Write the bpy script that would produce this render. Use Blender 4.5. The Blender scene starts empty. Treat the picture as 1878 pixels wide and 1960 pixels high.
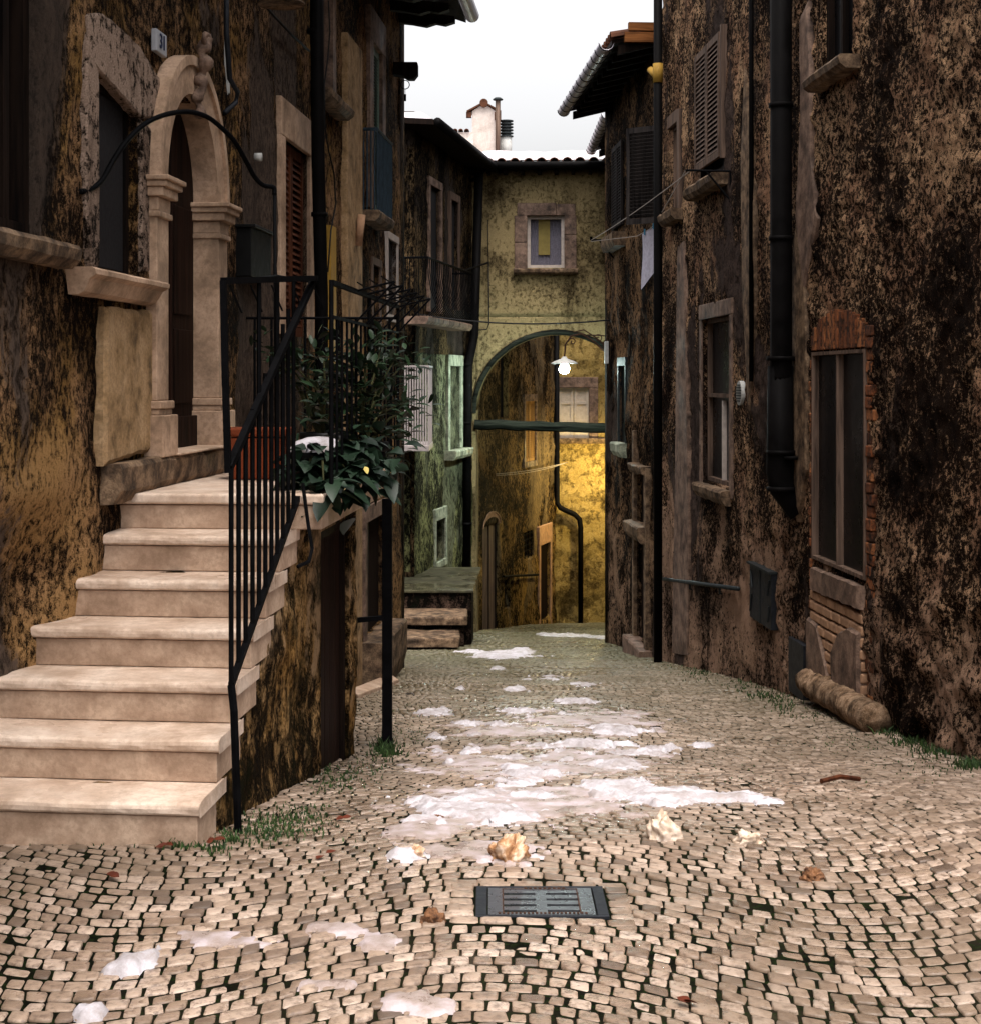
import bpy, math, random
import numpy as np
from mathutils import Vector, noise
R = math.radians
random.seed(7); rng = np.random.default_rng(7)
scn = bpy.context.scene

# ------------------------------------------------------------------ camera, sky, sun, exposure
F = 3000.0; HZ = 728.0; CU = 939.0        # focal length and principal point in units of a 1878 x 1960 picture
cam_d = bpy.data.cameras.new('camera'); cam = bpy.data.objects.new('camera', cam_d)
scn.collection.objects.link(cam); scn.camera = cam
cam.location = (0, 0, 0); cam.rotation_euler = (R(90), 0, 0)
cam_d.sensor_fit = 'HORIZONTAL'; cam_d.sensor_width = 36; cam_d.lens = 36 * F / 1878
cam_d.shift_y = -(980 - HZ) / 1878; cam_d.clip_end = 500; cam_d.clip_start = 0.05

world = bpy.data.worlds.new("World"); scn.world = world; world.use_nodes = True
wn = world.node_tree.nodes; wl_ = world.node_tree.links
sky = wn.new('ShaderNodeTexSky'); sky.sky_type = 'NISHITA'; sky.sun_disc = False
sky.sun_elevation = R(66); sky.sun_rotation = R(170); sky.dust_density = 6; sky.air_density = 1.4
hs = wn.new('ShaderNodeHueSaturation'); hs.inputs['Saturation'].default_value = 0.10
mx = wn.new('ShaderNodeMixRGB'); mx.blend_type = 'MULTIPLY'; mx.inputs[0].default_value = 1; mx.inputs[2].default_value = (1.0, 0.985, 0.99, 1)
wl_.new(sky.outputs[0], hs.inputs['Color']); wl_.new(hs.outputs[0], mx.inputs[1]); wl_.new(mx.outputs[0], wn['Background'].inputs[0])
wn['Background'].inputs[1].default_value = 0.15
sd = bpy.data.lights.new('sun', 'SUN'); sd.energy = 1.5; sd.angle = R(40); sd.color = (1.0, 0.87, 0.76)
sun = bpy.data.objects.new('sun', sd); scn.collection.objects.link(sun)
sun.rotation_euler = (R(15), R(3), 0)
scn.view_settings.view_transform = 'Standard'; scn.view_settings.look = 'None'
scn.view_settings.exposure = 1.12; scn.view_settings.gamma = 1

# ------------------------------------------------------------------ helpers
def P(u, v, Y): return ((u - CU) * Y / F, Y, (HZ - v) * Y / F)
_prof = [(-12, -1.60), (0, -1.62), (4, -1.63), (5.6, -1.68), (7, -1.86), (8.75, -2.13), (10.5, -2.32), (12.5, -2.55), (19.2, -3.41), (23.5, -3.97), (30, -4.83), (38, -5.87), (70, -10)]
_gy = np.arange(-12, 70, .1); _gz0 = np.interp(_gy, [p[0] for p in _prof], [p[1] for p in _prof])
_k = np.ones(9) / 9; _gz = np.convolve(np.pad(_gz0, 4, mode='edge'), _k, 'valid')
def gz(x, y): return np.interp(y, _gy, _gz) + .012 * np.sin(x * 2.1 + y * .7) - .012 * np.sin(y * .7)
def ground_at(u, v):
    lo, hi = 2.5, 60
    for _ in range(50):
        m = (lo + hi) / 2
        vv = HZ - gz((u - CU) * m / F, m) * F / m
        if vv > v: lo = m
        else: hi = m
    return ((u - CU) * lo / F, lo, float(gz((u - CU) * lo / F, lo)))

def tag(o, label=None, cat=None, group=None, kind=None):
    if label: o['label'] = label
    if cat: o['category'] = cat
    if group: o['group'] = group
    if kind: o['kind'] = kind
    return o
def thing(name, loc, label, cat, group=None):
    o = bpy.data.objects.new(name, None); scn.collection.objects.link(o)
    o.location = loc; o.empty_display_size = .2
    o['off'] = [float(a) for a in loc]
    return tag(o, label, cat, group)

class MB:
    def __init__(s): s.v = []; s.f = []
    def add(s, vs, fs):
        b = len(s.v); s.v += [tuple(map(float, p)) for p in vs]; s.f += [tuple(b + i for i in f) for f in fs]
    def hexa(s, a, b):   # a, b: two quads (4 points each), bottom and top
        s.add(list(a) + list(b), [(3, 2, 1, 0), (4, 5, 6, 7), (0, 1, 5, 4), (1, 2, 6, 5), (2, 3, 7, 6), (3, 0, 4, 7)])
    def box(s, x0, x1, y0, y1, z0, z1):
        s.hexa([(x0, y0, z0), (x1, y0, z0), (x1, y1, z0), (x0, y1, z0)], [(x0, y0, z1), (x1, y0, z1), (x1, y1, z1), (x0, y1, z1)])
    def tube(s, pts, r, n=8, cap=True, flat=None):
        pts = [Vector(p) for p in pts]; rs = r if isinstance(r, (list, tuple)) else [r] * len(pts)
        rings = []; prev = None
        for i, p in enumerate(pts):
            t = (pts[min(i + 1, len(pts) - 1)] - pts[max(i - 1, 0)]).normalized()
            if prev is None:
                a = Vector((0, 0, 1)) if abs(t.z) < .9 else Vector((1, 0, 0))
                x = t.cross(a).normalized()
            else:
                x = (prev - t * prev.dot(t)).normalized()
            prev = x; y = t.cross(x)
            rings.append([p + x * math.cos(2 * math.pi * k / n + math.pi / 4) * rs[i] + y * math.sin(2 * math.pi * k / n + math.pi / 4) * rs[i] * (flat or 1) for k in range(n)])
        vs = [q for r_ in rings for q in r_]; fs = []
        for i in range(len(pts) - 1):
            for k in range(n):
                fs.append((i * n + k, i * n + (k + 1) % n, (i + 1) * n + (k + 1) % n, (i + 1) * n + k))
        if cap: fs.append(tuple(range(n))[::-1]); fs.append(tuple((len(pts) - 1) * n + k for k in range(n)))
        s.add(vs, fs)
    def lathe(s, c, prof, n=20, ax=1.0):
        vs = []; fs = []
        for (r, z) in prof:
            for k in range(n):
                a = 2 * math.pi * k / n; vs.append((c[0] + r * math.cos(a), c[1] + r * math.sin(a) * ax, c[2] + z))
        for i in range(len(prof) - 1):
            for k in range(n): fs.append((i * n + k, i * n + (k + 1) % n, (i + 1) * n + (k + 1) % n, (i + 1) * n + k))
        fs.append(tuple(range(n))[::-1]); fs.append(tuple((len(prof) - 1) * n + k for k in range(n)))
        s.add(vs, fs)
    def grid(s, pts, nx, ny):   # pts[j*nx+i]
        s.add(pts, [(j * nx + i, j * nx + i + 1, (j + 1) * nx + i + 1, (j + 1) * nx + i) for j in range(ny - 1) for i in range(nx - 1)])

def root_off(p): return p['off'] if p is not None and 'off' in p.keys() else (0, 0, 0)
def obj(name, mb, mat, parent=None, smooth=False, bevel=0, label=None, seg=2):
    ox, oy, oz = root_off(parent)
    me = bpy.data.meshes.new(name)
    me.from_pydata([(x - ox, y - oy, z - oz) for x, y, z in mb.v], [], mb.f)
    me.materials.append(mat)
    if smooth: me.polygons.foreach_set('use_smooth', [True] * len(me.polygons))
    me.update()
    o = bpy.data.objects.new(name, me); scn.collection.objects.link(o)
    if parent is not None:
        o.parent = parent; o['off'] = [ox, oy, oz]
    if bevel:
        m = o.modifiers.new('bevel', 'BEVEL'); m.width = bevel; m.segments = seg; m.limit_method = 'ANGLE'; m.angle_limit = R(40)
    if label: o['label'] = label
    return o

# ------------------------------------------------------------------ materials
def hexc(h, k=1.0):
    c = [int(h[i:i + 2], 16) / 255 for i in (0, 2, 4)]
    return tuple([(((x + .055) / 1.055) ** 2.4 if x > .04045 else x / 12.92) * k for x in c] + [1])
class NT:
    def __init__(s, name):
        s.m = bpy.data.materials.new(name); s.m.use_nodes = True; s.t = s.m.node_tree; s.n = s.t.nodes; s.b = s.n['Principled BSDF']
        s.co = s.n.new('ShaderNodeTexCoord').outputs['Object']
    def L(s, a, b): s.t.links.new(a, b)
    def mapv(s, sc=(1, 1, 1), rot=(0, 0, 0)):
        m = s.n.new('ShaderNodeMapping'); m.inputs['Scale'].default_value = sc; m.inputs['Rotation'].default_value = rot; s.L(s.co, m.inputs[0]); return m.outputs[0]
    def noise(s, sc, det=6, rough=.6, vec=None, dist=0):
        n = s.n.new('ShaderNodeTexNoise'); n.inputs['Scale'].default_value = sc; n.inputs['Detail'].default_value = det; n.inputs['Roughness'].default_value = rough; n.inputs['Distortion'].default_value = dist
        s.L(vec if vec is not None else s.co, n.inputs['Vector']); return n.outputs['Fac']
    def vor(s, sc, vec=None, feat='F1', rnd=1):
        n = s.n.new('ShaderNodeTexVoronoi'); n.inputs['Scale'].default_value = sc; n.feature = feat; n.inputs['Randomness'].default_value = rnd
        s.L(vec if vec is not None else s.co, n.inputs['Vector']); return n.outputs['Distance']
    def ramp(s, fac, stops, interp='LINEAR'):
        r = s.n.new('ShaderNodeValToRGB'); e = r.color_ramp.elements; r.color_ramp.interpolation = interp
        while len(e) < len(stops): e.new(.5)
        for i, (p, c) in enumerate(stops):
            e[i].position = p; e[i].color = c if isinstance(c, tuple) else (c, c, c, 1)
        s.L(fac, r.inputs[0]); return r.outputs[0]
    def mix(s, fac, a, b, mode='MIX'):
        m = s.n.new('ShaderNodeMixRGB'); m.blend_type = mode
        for i, x in enumerate((fac, a, b)):
            if isinstance(x, (int, float)): m.inputs[i].default_value = x if i == 0 else (x, x, x, 1)
            elif isinstance(x, tuple): m.inputs[i].default_value = x
            else: s.L(x, m.inputs[i])
        return m.outputs[0]
    def math(s, op, a, b=0.0):
        m = s.n.new('ShaderNodeMath'); m.operation = op
        for i, x in enumerate((a, b)):
            if isinstance(x, (int, float)): m.inputs[i].default_value = x
            else: s.L(x, m.inputs[i])
        return m.outputs[0]
    def sep(s):
        n = s.n.new('ShaderNodeSeparateXYZ'); s.L(s.co, n.inputs[0]); return n.outputs
    def bump(s, h, dist, strength=1.0, prev=None):
        b = s.n.new('ShaderNodeBump'); b.inputs['Strength'].default_value = strength; b.inputs['Distance'].default_value = dist
        s.L(h, b.inputs['Height'])
        if prev is not None: s.L(prev, b.inputs['Normal'])
        return b.outputs[0]
    def out(s, col, rough=.8, nrm=None, metal=0, spec=.3):
        if isinstance(col, tuple): s.b.inputs['Base Color'].default_value = col
        else: s.L(col, s.b.inputs['Base Color'])
        if isinstance(rough, (int, float)): s.b.inputs['Roughness'].default_value = rough
        else: s.L(rough, s.b.inputs['Roughness'])
        if nrm is not None: s.L(nrm, s.b.inputs['Normal'])
        s.b.inputs['Metallic'].default_value = metal; s.b.inputs['Specular IOR Level'].default_value = spec
        return s.m

def wall_mat(name, light, mid, dark, sc=9, patch=None, patch_t=.56, stain=.55, bumpd=.03, streak=1.0, moss=None, bias=0.0, patch_sc=.7, warm=None, lo=.47, hi=.57, st=.55, dens=.5, low=None, rough=.74, sy=.5):
    """Old weathered render: light grains standing out of blackened render, weather streaks, smooth repaired patches."""
    t = NT(name); vec = t.mapv((1, sy, st))
    g1 = t.noise(sc, 10, rough, vec, .2); g2 = t.noise(sc * 4.5, 5, .7); big = t.noise(1.0, 5, .6, dist=.4)
    fin = t.math('ADD', t.math('ADD', g1, t.math('MULTIPLY', t.math('SUBTRACT', big, .5), dens)), t.math('ADD', t.math('MULTIPLY', t.math('SUBTRACT', g2, .5), .28), bias))
    if low is not None:
        lz = t.math('ADD', t.math('MULTIPLY', t.math('SUBTRACT', low[0], t.sep()[2]), .35), t.math('MULTIPLY', t.math('SUBTRACT', big, .5), 1.6))
        lf = t.ramp(lz, [(0.0, 0.0), (.35, 1.0)]); fin = t.math('ADD', fin, t.math('MULTIPLY', lf, low[2]))
    f = t.ramp(fin, [(lo, 0.0), (hi, 1.0)])
    grain = t.mix(t.ramp(g2, [(.38, 0.0), (.62, 1.0)]), mid, light)
    if warm is not None: grain = t.mix(t.ramp(t.noise(1.9, 4, .6), [(.45, 0.0), (.6, .7)]), grain, warm)
    if low is not None: grain = t.mix(t.math('MULTIPLY', lf, .8), grain, t.mix(t.ramp(g2, [(.35, .55), (.6, 1.0)]), mid, low[1]))
    dk = t.mix(t.ramp(g2, [(.40, 0.0), (.68, .22)]), dark, mid)
    col = t.mix(f, dk, grain)
    h = t.math('ADD', t.math('MULTIPLY', f, .35), t.math('ADD', t.math('MULTIPLY', g1, .6), t.math('MULTIPLY', g2, .25)))
    s1_ = t.noise(2.6, 7, .65, t.mapv((1, sy, .2)), .8)
    stf = t.ramp(t.math('ADD', t.math('MULTIPLY', s1_, .6), t.math('MULTIPLY', big, .45)), [(stain - .07, 1.0), (stain + .05, 0.0)])
    col2 = t.mix(t.math('MULTIPLY', stf, .85 * streak), col, t.mix(1.0, col, (.22, .20, .19, 1), 'MULTIPLY'))
    if patch is not None:
        pf = t.ramp(t.math('ADD', t.noise(patch_sc, 7, .6, t.mapv((1, sy, .33)), .8), t.math('MULTIPLY', g1, .15)), [(patch_t, 0.0), (patch_t + .03, 1.0)])
        pc = t.mix(t.ramp(g2, [(.3, .75), (.6, 1.0)]), (.012, .010, .009, 1), patch)
        pc = t.mix(t.ramp(g1, [(.40, .75), (.54, .0)]), pc, dark)
        pc = t.mix(t.math('MULTIPLY', stf, .6), pc, (.012, .010, .009, 1))
        col2 = t.mix(pf, col2, pc)
        h = t.mix(t.math('MULTIPLY', pf, .8), h, t.math('ADD', t.math('MULTIPLY', g2, .15), .6))
    if moss is not None:
        mf = t.ramp(t.noise(3.2, 7, .7), [(.5, 0.0), (.6, .8)])
        col2 = t.mix(mf, col2, moss)
    n = t.bump(h, bumpd, 1.0); n = t.bump(t.noise(70, 4, .7), .004, .8, n)
    return t.out(col2, t.ramp(g1, [(.3, .8), (.7, 1.0)]), n, spec=.04)

M = {}
M['crust'] = wall_mat('crusty_render', hexc('f0c59a'), hexc('7d5a42'), hexc('040303'), sc=33, patch=hexc('54453e'), patch_t=.645, stain=.475, bumpd=.07, warm=hexc('9a7058'), lo=.505, hi=.555, st=.75, dens=.5, low=(1.7, hexc('a88a76'), .05), sy=.75, rough=.78)
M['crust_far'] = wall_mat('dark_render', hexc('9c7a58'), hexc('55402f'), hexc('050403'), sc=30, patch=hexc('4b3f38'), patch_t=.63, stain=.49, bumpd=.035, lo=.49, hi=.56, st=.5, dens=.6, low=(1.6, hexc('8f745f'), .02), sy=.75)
M['left'] = wall_mat('left_render', hexc('b8906a'), hexc('6e5238'), hexc('070504'), sc=36, patch=hexc('5a4c42'), patch_t=.615, stain=.505, bumpd=.03, warm=hexc('876631'), lo=.475, hi=.57, st=.5, dens=.5, low=(1.7, hexc('b08a5c'), .025), sy=.7, rough=.78)
M['left_plaster'] = wall_mat('left_plaster', hexc('a08a7a'), hexc('7a675a'), hexc('0c0907'), sc=26, stain=.48, bumpd=.02, lo=.42, hi=.50, st=.7, sy=.8)
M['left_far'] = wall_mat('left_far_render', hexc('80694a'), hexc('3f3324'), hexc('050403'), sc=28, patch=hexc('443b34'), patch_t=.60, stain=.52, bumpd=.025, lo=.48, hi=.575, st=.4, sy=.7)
M['ochre'] = wall_mat('ochre_render', hexc('9e8c66'), hexc('857552'), hexc('463b28'), sc=16, stain=.475, bumpd=.035, lo=.33, hi=.50, st=.9, dens=.5, sy=1)
M['green'] = wall_mat('green_lamplit_render', hexc('a8a884'), hexc('66674e'), hexc('070805'), sc=30, patch=hexc('77785f'), patch_t=.62, stain=.48, bumpd=.03, moss=hexc('11150d'), lo=.475, hi=.56, st=.4, low=(3.6, hexc('a0a068'), .02), sy=.8)  # greenish lamplight on the lower wall put into its colour
M['yellow'] = wall_mat('yellow_render', hexc('b0965c'), hexc('957d47'), hexc('5c4a2b'), sc=6, patch=hexc('8a7a52'), patch_t=.67, stain=.44, bumpd=.11, lo=.32, hi=.5, st=.9, sy=1)
M['brownlit'] = wall_mat('brown_render', hexc('a48656'), hexc('645032'), hexc('070504'), sc=24, patch=hexc('77654a'), patch_t=.60, stain=.50, bumpd=.035, lo=.475, hi=.565, st=.45, low=(2.4, hexc('a08048'), .03), sy=.8)
M['sidewall'] = wall_mat('mossy_rubble', hexc('c29c6a'), hexc('7d603a'), hexc('080603'), sc=12, patch=hexc('9c8060'), patch_t=.58, stain=.46, bumpd=.055, moss=hexc('16160a'), warm=hexc('86602c'), lo=.46, hi=.57, st=.6, sy=.7)
M['steps_dark'] = wall_mat('worn_shaded_step_stone', hexc('5c4a3e'), hexc('2f241e'), hexc('080605'), sc=12, stain=.44, bumpd=.03, moss=hexc('0c0f09'), sy=1)

def stone(name, c1, c2, c3, rough=.6, sc=6, b=.004):
    t = NT(name); n = t.noise(sc, 8, .65); m = t.noise(sc * 9, 5, .7); w = t.noise(1.6, 4, .5)
    col = t.ramp(n, [(.32, c3), (.47, c2), (.62, c1)])
    col = t.mix(t.math('MULTIPLY', t.ramp(m, [(.4, 1.0), (.55, 0.0)]), .35), col, c3)
    col = t.mix(t.ramp(t.noise(2.3, 7, .7, None, .6), [(.52, 0.0), (.66, .55)]), col, c3)
    return t.out(col, t.ramp(w, [(.4, rough - .15), (.6, rough + .2)]), t.bump(t.math('ADD', n, t.math('MULTIPLY', m, .4)), b), spec=.15)
M['limestone'] = stone('limestone', hexc('bfa690'), hexc('a88e79'), hexc('846d5a'), .62, 5)
M['tread'] = stone('tread_limestone', hexc('dac7b6'), hexc('c6af9c'), hexc('9c8470'), .42, 4)
M['doorstone'] = stone('carved_limestone', hexc('b99c84'), hexc('a0856e'), hexc('6b5848'), .7, 4)
M['sill'] = stone('worn_sill_stone', hexc('8c745c'), hexc('5d4b3b'), hexc('231c16'), .75, 9, .012)
M['surround'] = stone('window_surround_stone', hexc('8a7262'), hexc('6a564a'), hexc('3a302a'), .75, 7, .01)
M['greensill'] = stone('green_lamplit_stone', hexc('b5b8a0'), hexc('8f9480'), hexc('4e5245'), .75, 6, .01)  # stone colour carries the green of the lamplight
M['platform'] = stone('wet_dark_slab', hexc('55523f'), hexc('3c3a2d'), hexc('201f18'), .3, 5, .002)
M['whitewash'] = stone('whitewashed_render', hexc('d8cdc5'), hexc('c9bdb4'), hexc('a79a90'), .85, 3, .004)
M['log'] = stone('weathered_column_stone', hexc('c2a284'), hexc('8a6e54'), hexc('211a14'), .9, 12, .05)

def plain(name, c, rough=.6, metal=0, var=.35, sc=14, b=.002, spec=.12):
    t = NT(name); n = t.noise(sc, 6, .65)
    dk = tuple(x * (1 - var) for x in c[:3]) + (1,)
    return t.out(t.ramp(n, [(.35, dk), (.62, c)]), t.ramp(n, [(.3, max(.05, rough - .1)), (.7, min(1, rough + .12))]), t.bump(n, b), metal, spec)
def wood(name, c, c2, rough=.7, vert=True):
    t = NT(name); n = t.noise(22, 7, .6, t.mapv((1, 1, .06) if vert else (.08, .08, 1)), .5)
    return t.out(t.ramp(n, [(.36, c2), (.6, c)]), rough, t.bump(n, .003), 0, .06)
M['iron'] = plain('black_iron', (.0035, .0035, .004, 1), .6, 0, .5, 14, .002, .03)
M['iron_grey'] = plain('grey_iron', (.022, .024, .029, 1), .5, .3, .4)
M['rust'] = plain('rusty_iron', (.07, .035, .022, 1), .8, .1, .6, 25)
M['pipe'] = plain('dark_painted_pipe', (.005, .0045, .0045, 1), .55, 0, .45, 6, .002, .03)
M['pipe_grey'] = plain('grey_pipe', (.03, .036, .038, 1), .5, .2, .4)
M['gutter'] = plain('zinc_gutter', (.55, .52, .57, 1), .35, .5, .35, 5)
M['wood_dark'] = wood('dark_wood', hexc('1d140f'), hexc('080504'))
M['wood_door'] = wood('door_wood', hexc('23140e'), hexc('0c0604'), .6)
M['wood_shutter'] = wood('red_brown_shutter', hexc('54301f'), hexc('2a1711'), .6)
M['wood_grey'] = wood('grey_wood', hexc('6d5a4e'), hexc('382e28'))
M['wood_black'] = wood('blackened_shutter', hexc('35302e'), hexc('141212'))
M['wood_orange'] = wood('new_rafter_wood', hexc('86552f'), hexc('4a2c17'), .7, False)
M['wood_tan'] = wood('tan_shutter', hexc('a07a45'), hexc('6a4d2c'), .7)
M['beam'] = wood('mossy_beam_shaded_soffit', hexc('2b2e27'), hexc('0c0e0b'), .85, False)
M['green_shutter'] = wood('green_shutter', hexc('7f9488'), hexc('4c5c55'), .6)
M['white_paint'] = plain('white_painted_wood', hexc('b9ada4'), .6, 0, .25)
M['cream_shutter'] = plain('cream_shutter', hexc('b9ab9b'), .6, 0, .2)
M['pink_metal'] = plain('pinkish_white_metal', hexc('a09795'), .5, 0, .2)
M['blue_metal'] = plain('blue_grey_metal', hexc('2f3d47'), .5, .1, .45)
M['terracotta'] = plain('terracotta', hexc('73371f'), .75, 0, .35, 9)
M['tile'] = plain('roof_tile', hexc('5f3c2b'), .85, 0, .6, 7, .004)
t = NT('old_brick'); g_ = t.n.new('ShaderNodeNewGeometry'); n = t.noise(16, 7, .7); bc = t.ramp(g_.outputs['Random Per Island'], [(0, hexc('4a2c1c')), (.5, hexc('7a4628')), (1, hexc('94603c'))])
M['brick'] = t.out(t.mix(t.ramp(n, [(.42, .9), (.56, 0.0)]), bc, hexc('1c130d')), .9, t.bump(n, .015), 0, .2)
M['brick_pale'] = plain('pale_brick', hexc('a88468'), .9, 0, .4, 9, .01)
M['plaster_patch'] = stone('smooth_plaster', hexc('a98c6a'), hexc('927654'), hexc('52422f'), .85, 7, .006)
M['yellow_paint'] = plain('yellow_plastic', hexc('9c7a35'), .55, 0, .25)
M['blackplastic'] = plain('black_box', (.004, .004, .004, 1), .5)
M['white_plastic'] = plain('white_plastic', hexc('b8b8b4'), .5, 0, .2)
M['cable'] = plain('black_cable', (.012, .012, .012, 1), .6)
M['cable_w'] = plain('pale_cord', hexc('a59a92'), .7)
M['towel'] = plain('grey_towel', hexc('b5b0bd'), .95, 0, .25, 20, .003)
M['blue_peg'] = plain('blue_plastic', hexc('4a8fb0'), .5)
M['ceramic'] = plain('enamel_plate', hexc('9b9ca0'), .35, 0, .15)
M['blue_ink'] = plain('blue_enamel', hexc('243050'), .4)
M['black'] = plain('dark_interior', (.006, .005, .005, 1), .9)
M['curtain'] = plain('grey_curtain', hexc('6c6872'), .9, 0, .3, 30)
M['curtain_y'] = plain('yellow_panel', hexc('857644'), .8, 0, .2)
M['glass_dark'] = plain('dark_glass', (.005, .0045, .005, 1), .3, 0, .3, 3, .0005, .12)
M['mesh_screen'] = plain('grey_insect_screen', (.016, .015, .016, 1), .75, 0, .2, 40)
M['stem'] = plain('plant_stem', hexc('3a3a22'), .8)
t = NT('snow'); n = t.noise(9, 6, .6); M['snow'] = t.out(t.ramp(t.noise(6, 9, .75), [(.36, hexc('968c88')), (.48, hexc('aca6a9')), (.58, hexc('c8c4ca'))]), .6, t.bump(t.noise(45, 6, .7), .006), 0, .3)
t = NT('slush'); n = t.noise(7, 7, .65); M['slush'] = t.out(t.ramp(n, [(.33, hexc('7f6d62')), (.48, hexc('a09089')), (.6, hexc('b9adb0'))]), t.ramp(n, [(.4, .25), (.6, .6)]), t.bump(t.noise(60, 6, .75), .006), 0, .4)
t = NT('dirty_snow'); n = t.noise(9, 7, .7, dist=1.0); M['dirty_snow'] = t.out(t.ramp(n, [(.36, hexc('6b4026')), (.46, hexc('a97f58')), (.6, hexc('e0c8b2'))]), .7, t.bump(n, .012), 0, .3)
t = NT('pale_dirty_snow'); n = t.noise(11, 7, .7, dist=1.0); M['pale_snow'] = t.out(t.ramp(n, [(.34, hexc('8d735d')), (.5, hexc('bda893')), (.64, hexc('d6c6b8'))]), .6, t.bump(n, .010), 0, .3)
t = NT('mud_clod'); n = t.noise(30, 6, .7); M['mud'] = t.out(t.ramp(n, [(.35, hexc('2e1a10')), (.6, hexc('7d5638'))]), .8, t.bump(n, .01), 0, .3)
def leafmat(name, c1, c2, rough=.45):
    t = NT(name); g = t.n.new('ShaderNodeNewGeometry'); col = t.ramp(g.outputs['Random Per Island'], [(0, c2), (1, c1)])
    return t.out(col, rough, None, 0, .22)
M['laurel'] = leafmat('laurel_leaf', (.016, .036, .014, 1), (.002, .007, .003, 1))
M['hydrangea'] = leafmat('broad_leaf', (.015, .032, .017, 1), (.004, .010, .006, 1))
M['grass'] = leafmat('grass_blade', (.045, .085, .022, 1), (.010, .024, .008, 1), .6)
M['yellow_leaf'] = plain('yellowed_leaf', hexc('b8a860'), .6)
M['dry_leaf'] = plain('dead_leaf', hexc('5a2a1a'), .7, 0, .5)
def emis(name, c, s):
    m = bpy.data.materials.new(name); m.use_nodes = True; b = m.node_tree.nodes['Principled BSDF']
    b.inputs['Emission Color'].default_value = c; b.inputs['Emission Strength'].default_value = s; b.inputs['Base Color'].default_value = (.8, .8, .8, 1); return m
M['bulb'] = emis('lit_bulb', (.78, 1.0, .94, 1), 400)
M['bulb_warm'] = emis('lit_warm_bulb', (1, .80, .34, 1), 1600)

# cobbles: each stone its own tint, wet sheen where the slush melts
t = NT('cobblestone'); geo = t.n.new('ShaderNodeNewGeometry'); isl = geo.outputs['Random Per Island']
cc = t.ramp(isl, [(0, hexc('56493f')), (.12, hexc('7f6b5b')), (.6, hexc('a08b79')), (1, hexc('bba797'))])
nn = t.noise(38, 7, .7); cc = t.mix(t.ramp(nn, [(.36, .75), (.52, 0.0)]), cc, hexc('54443a')); cc = t.mix(t.ramp(t.noise(9, 6, .7), [(.54, 0.0), (.68, .5)]), cc, hexc('6b5742'))
bigd = t.noise(.8, 6, .65); cc = t.mix(t.ramp(bigd, [(.42, .55), (.58, 0.0)]), cc, hexc('5f5040'))
sp = t.sep(); far_tint = t.ramp(t.math('MULTIPLY', sp[1], .04), [(.30, 0.0), (.80, .85)])  # cobbles turn darker and greener further down the alley
cc = t.mix(far_tint, cc, hexc('57563c'))
wet = t.ramp(t.math('ADD', t.noise(1.1, 5, .6), t.math('MULTIPLY', t.math('ABSOLUTE', t.math('SUBTRACT', t.sep()[0], .3)), .09)), [(.47, .15), (.66, .6)])
M['cobble'] = t.out(cc, wet, t.bump(nn, .004), 0, .4)
t = NT('joint_soil'); n1 = t.noise(1.0, 5, .6); n2 = t.noise(40, 5, .7)
sx_ = t.sep(); n1 = t.math('ADD', n1, t.math('MULTIPLY', sx_[0], .055))
jc = t.ramp(n1, [(.46, (.0035, .0035, .002, 1)), (.58, (.016, .013, .008, 1)), (.72, (.12, .09, .065, 1))])
jc = t.mix(t.ramp(n2, [(.48, 0.0), (.62, .6)]), jc, (.010, .022, .004, 1))
M['soil'] = t.out(jc, .9, t.bump(n2, .02), 0, .03)

# ------------------------------------------------------------------ ground
def np_obj(name, V, FA, mat, kind=None, smooth=True, parent=None):
    me = bpy.data.meshes.new(name)
    me.vertices.add(len(V)); me.vertices.foreach_set('co', V.astype(np.float32).ravel())
    lens = np.array([len(f) for f in FA]) if not isinstance(FA, tuple) else None
    if isinstance(FA, tuple):
        quads, tris = FA
        idx = np.concatenate([quads.ravel(), tris.ravel()]); ls = np.concatenate([np.full(len(quads), 4), np.full(len(tris), 3)])
    me.loops.add(len(idx)); me.loops.foreach_set('vertex_index', idx.astype(np.int32))
    me.polygons.add(len(ls)); st = np.concatenate([[0], np.cumsum(ls)[:-1]])
    me.polygons.foreach_set('loop_start', st.astype(np.int32)); me.polygons.foreach_set('loop_total', ls.astype(np.int32))
    me.polygons.foreach_set('use_smooth', np.full(len(ls), smooth))
    me.materials.append(mat); me.update(calc_edges=True); me.validate()
    o = bpy.data.objects.new(name, me); scn.collection.objects.link(o)
    if kind: o['kind'] = kind
    return o
xs = np.concatenate([[-60, -30, -12], np.arange(-5, 6.01, .25), [12, 30, 60]]); ys = np.concatenate([[-12, -6, 0, 2], np.arange(3, 42, .25), [50, 69]])
gx, gy = np.meshgrid(xs, ys); gzv = gz(gx, gy) - .0035
V = np.stack([gx, gy, gzv], -1).reshape(-1, 3); nx = len(xs); ny = len(ys)
ii = (np.arange(ny - 1)[:, None] * nx + np.arange(nx - 1)[None]).ravel()
np_obj('ground', V, (np.stack([ii, ii + 1, ii + nx + 1, ii + nx], -1), np.zeros((0, 3), int)), M['soil'], 'structure')

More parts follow.
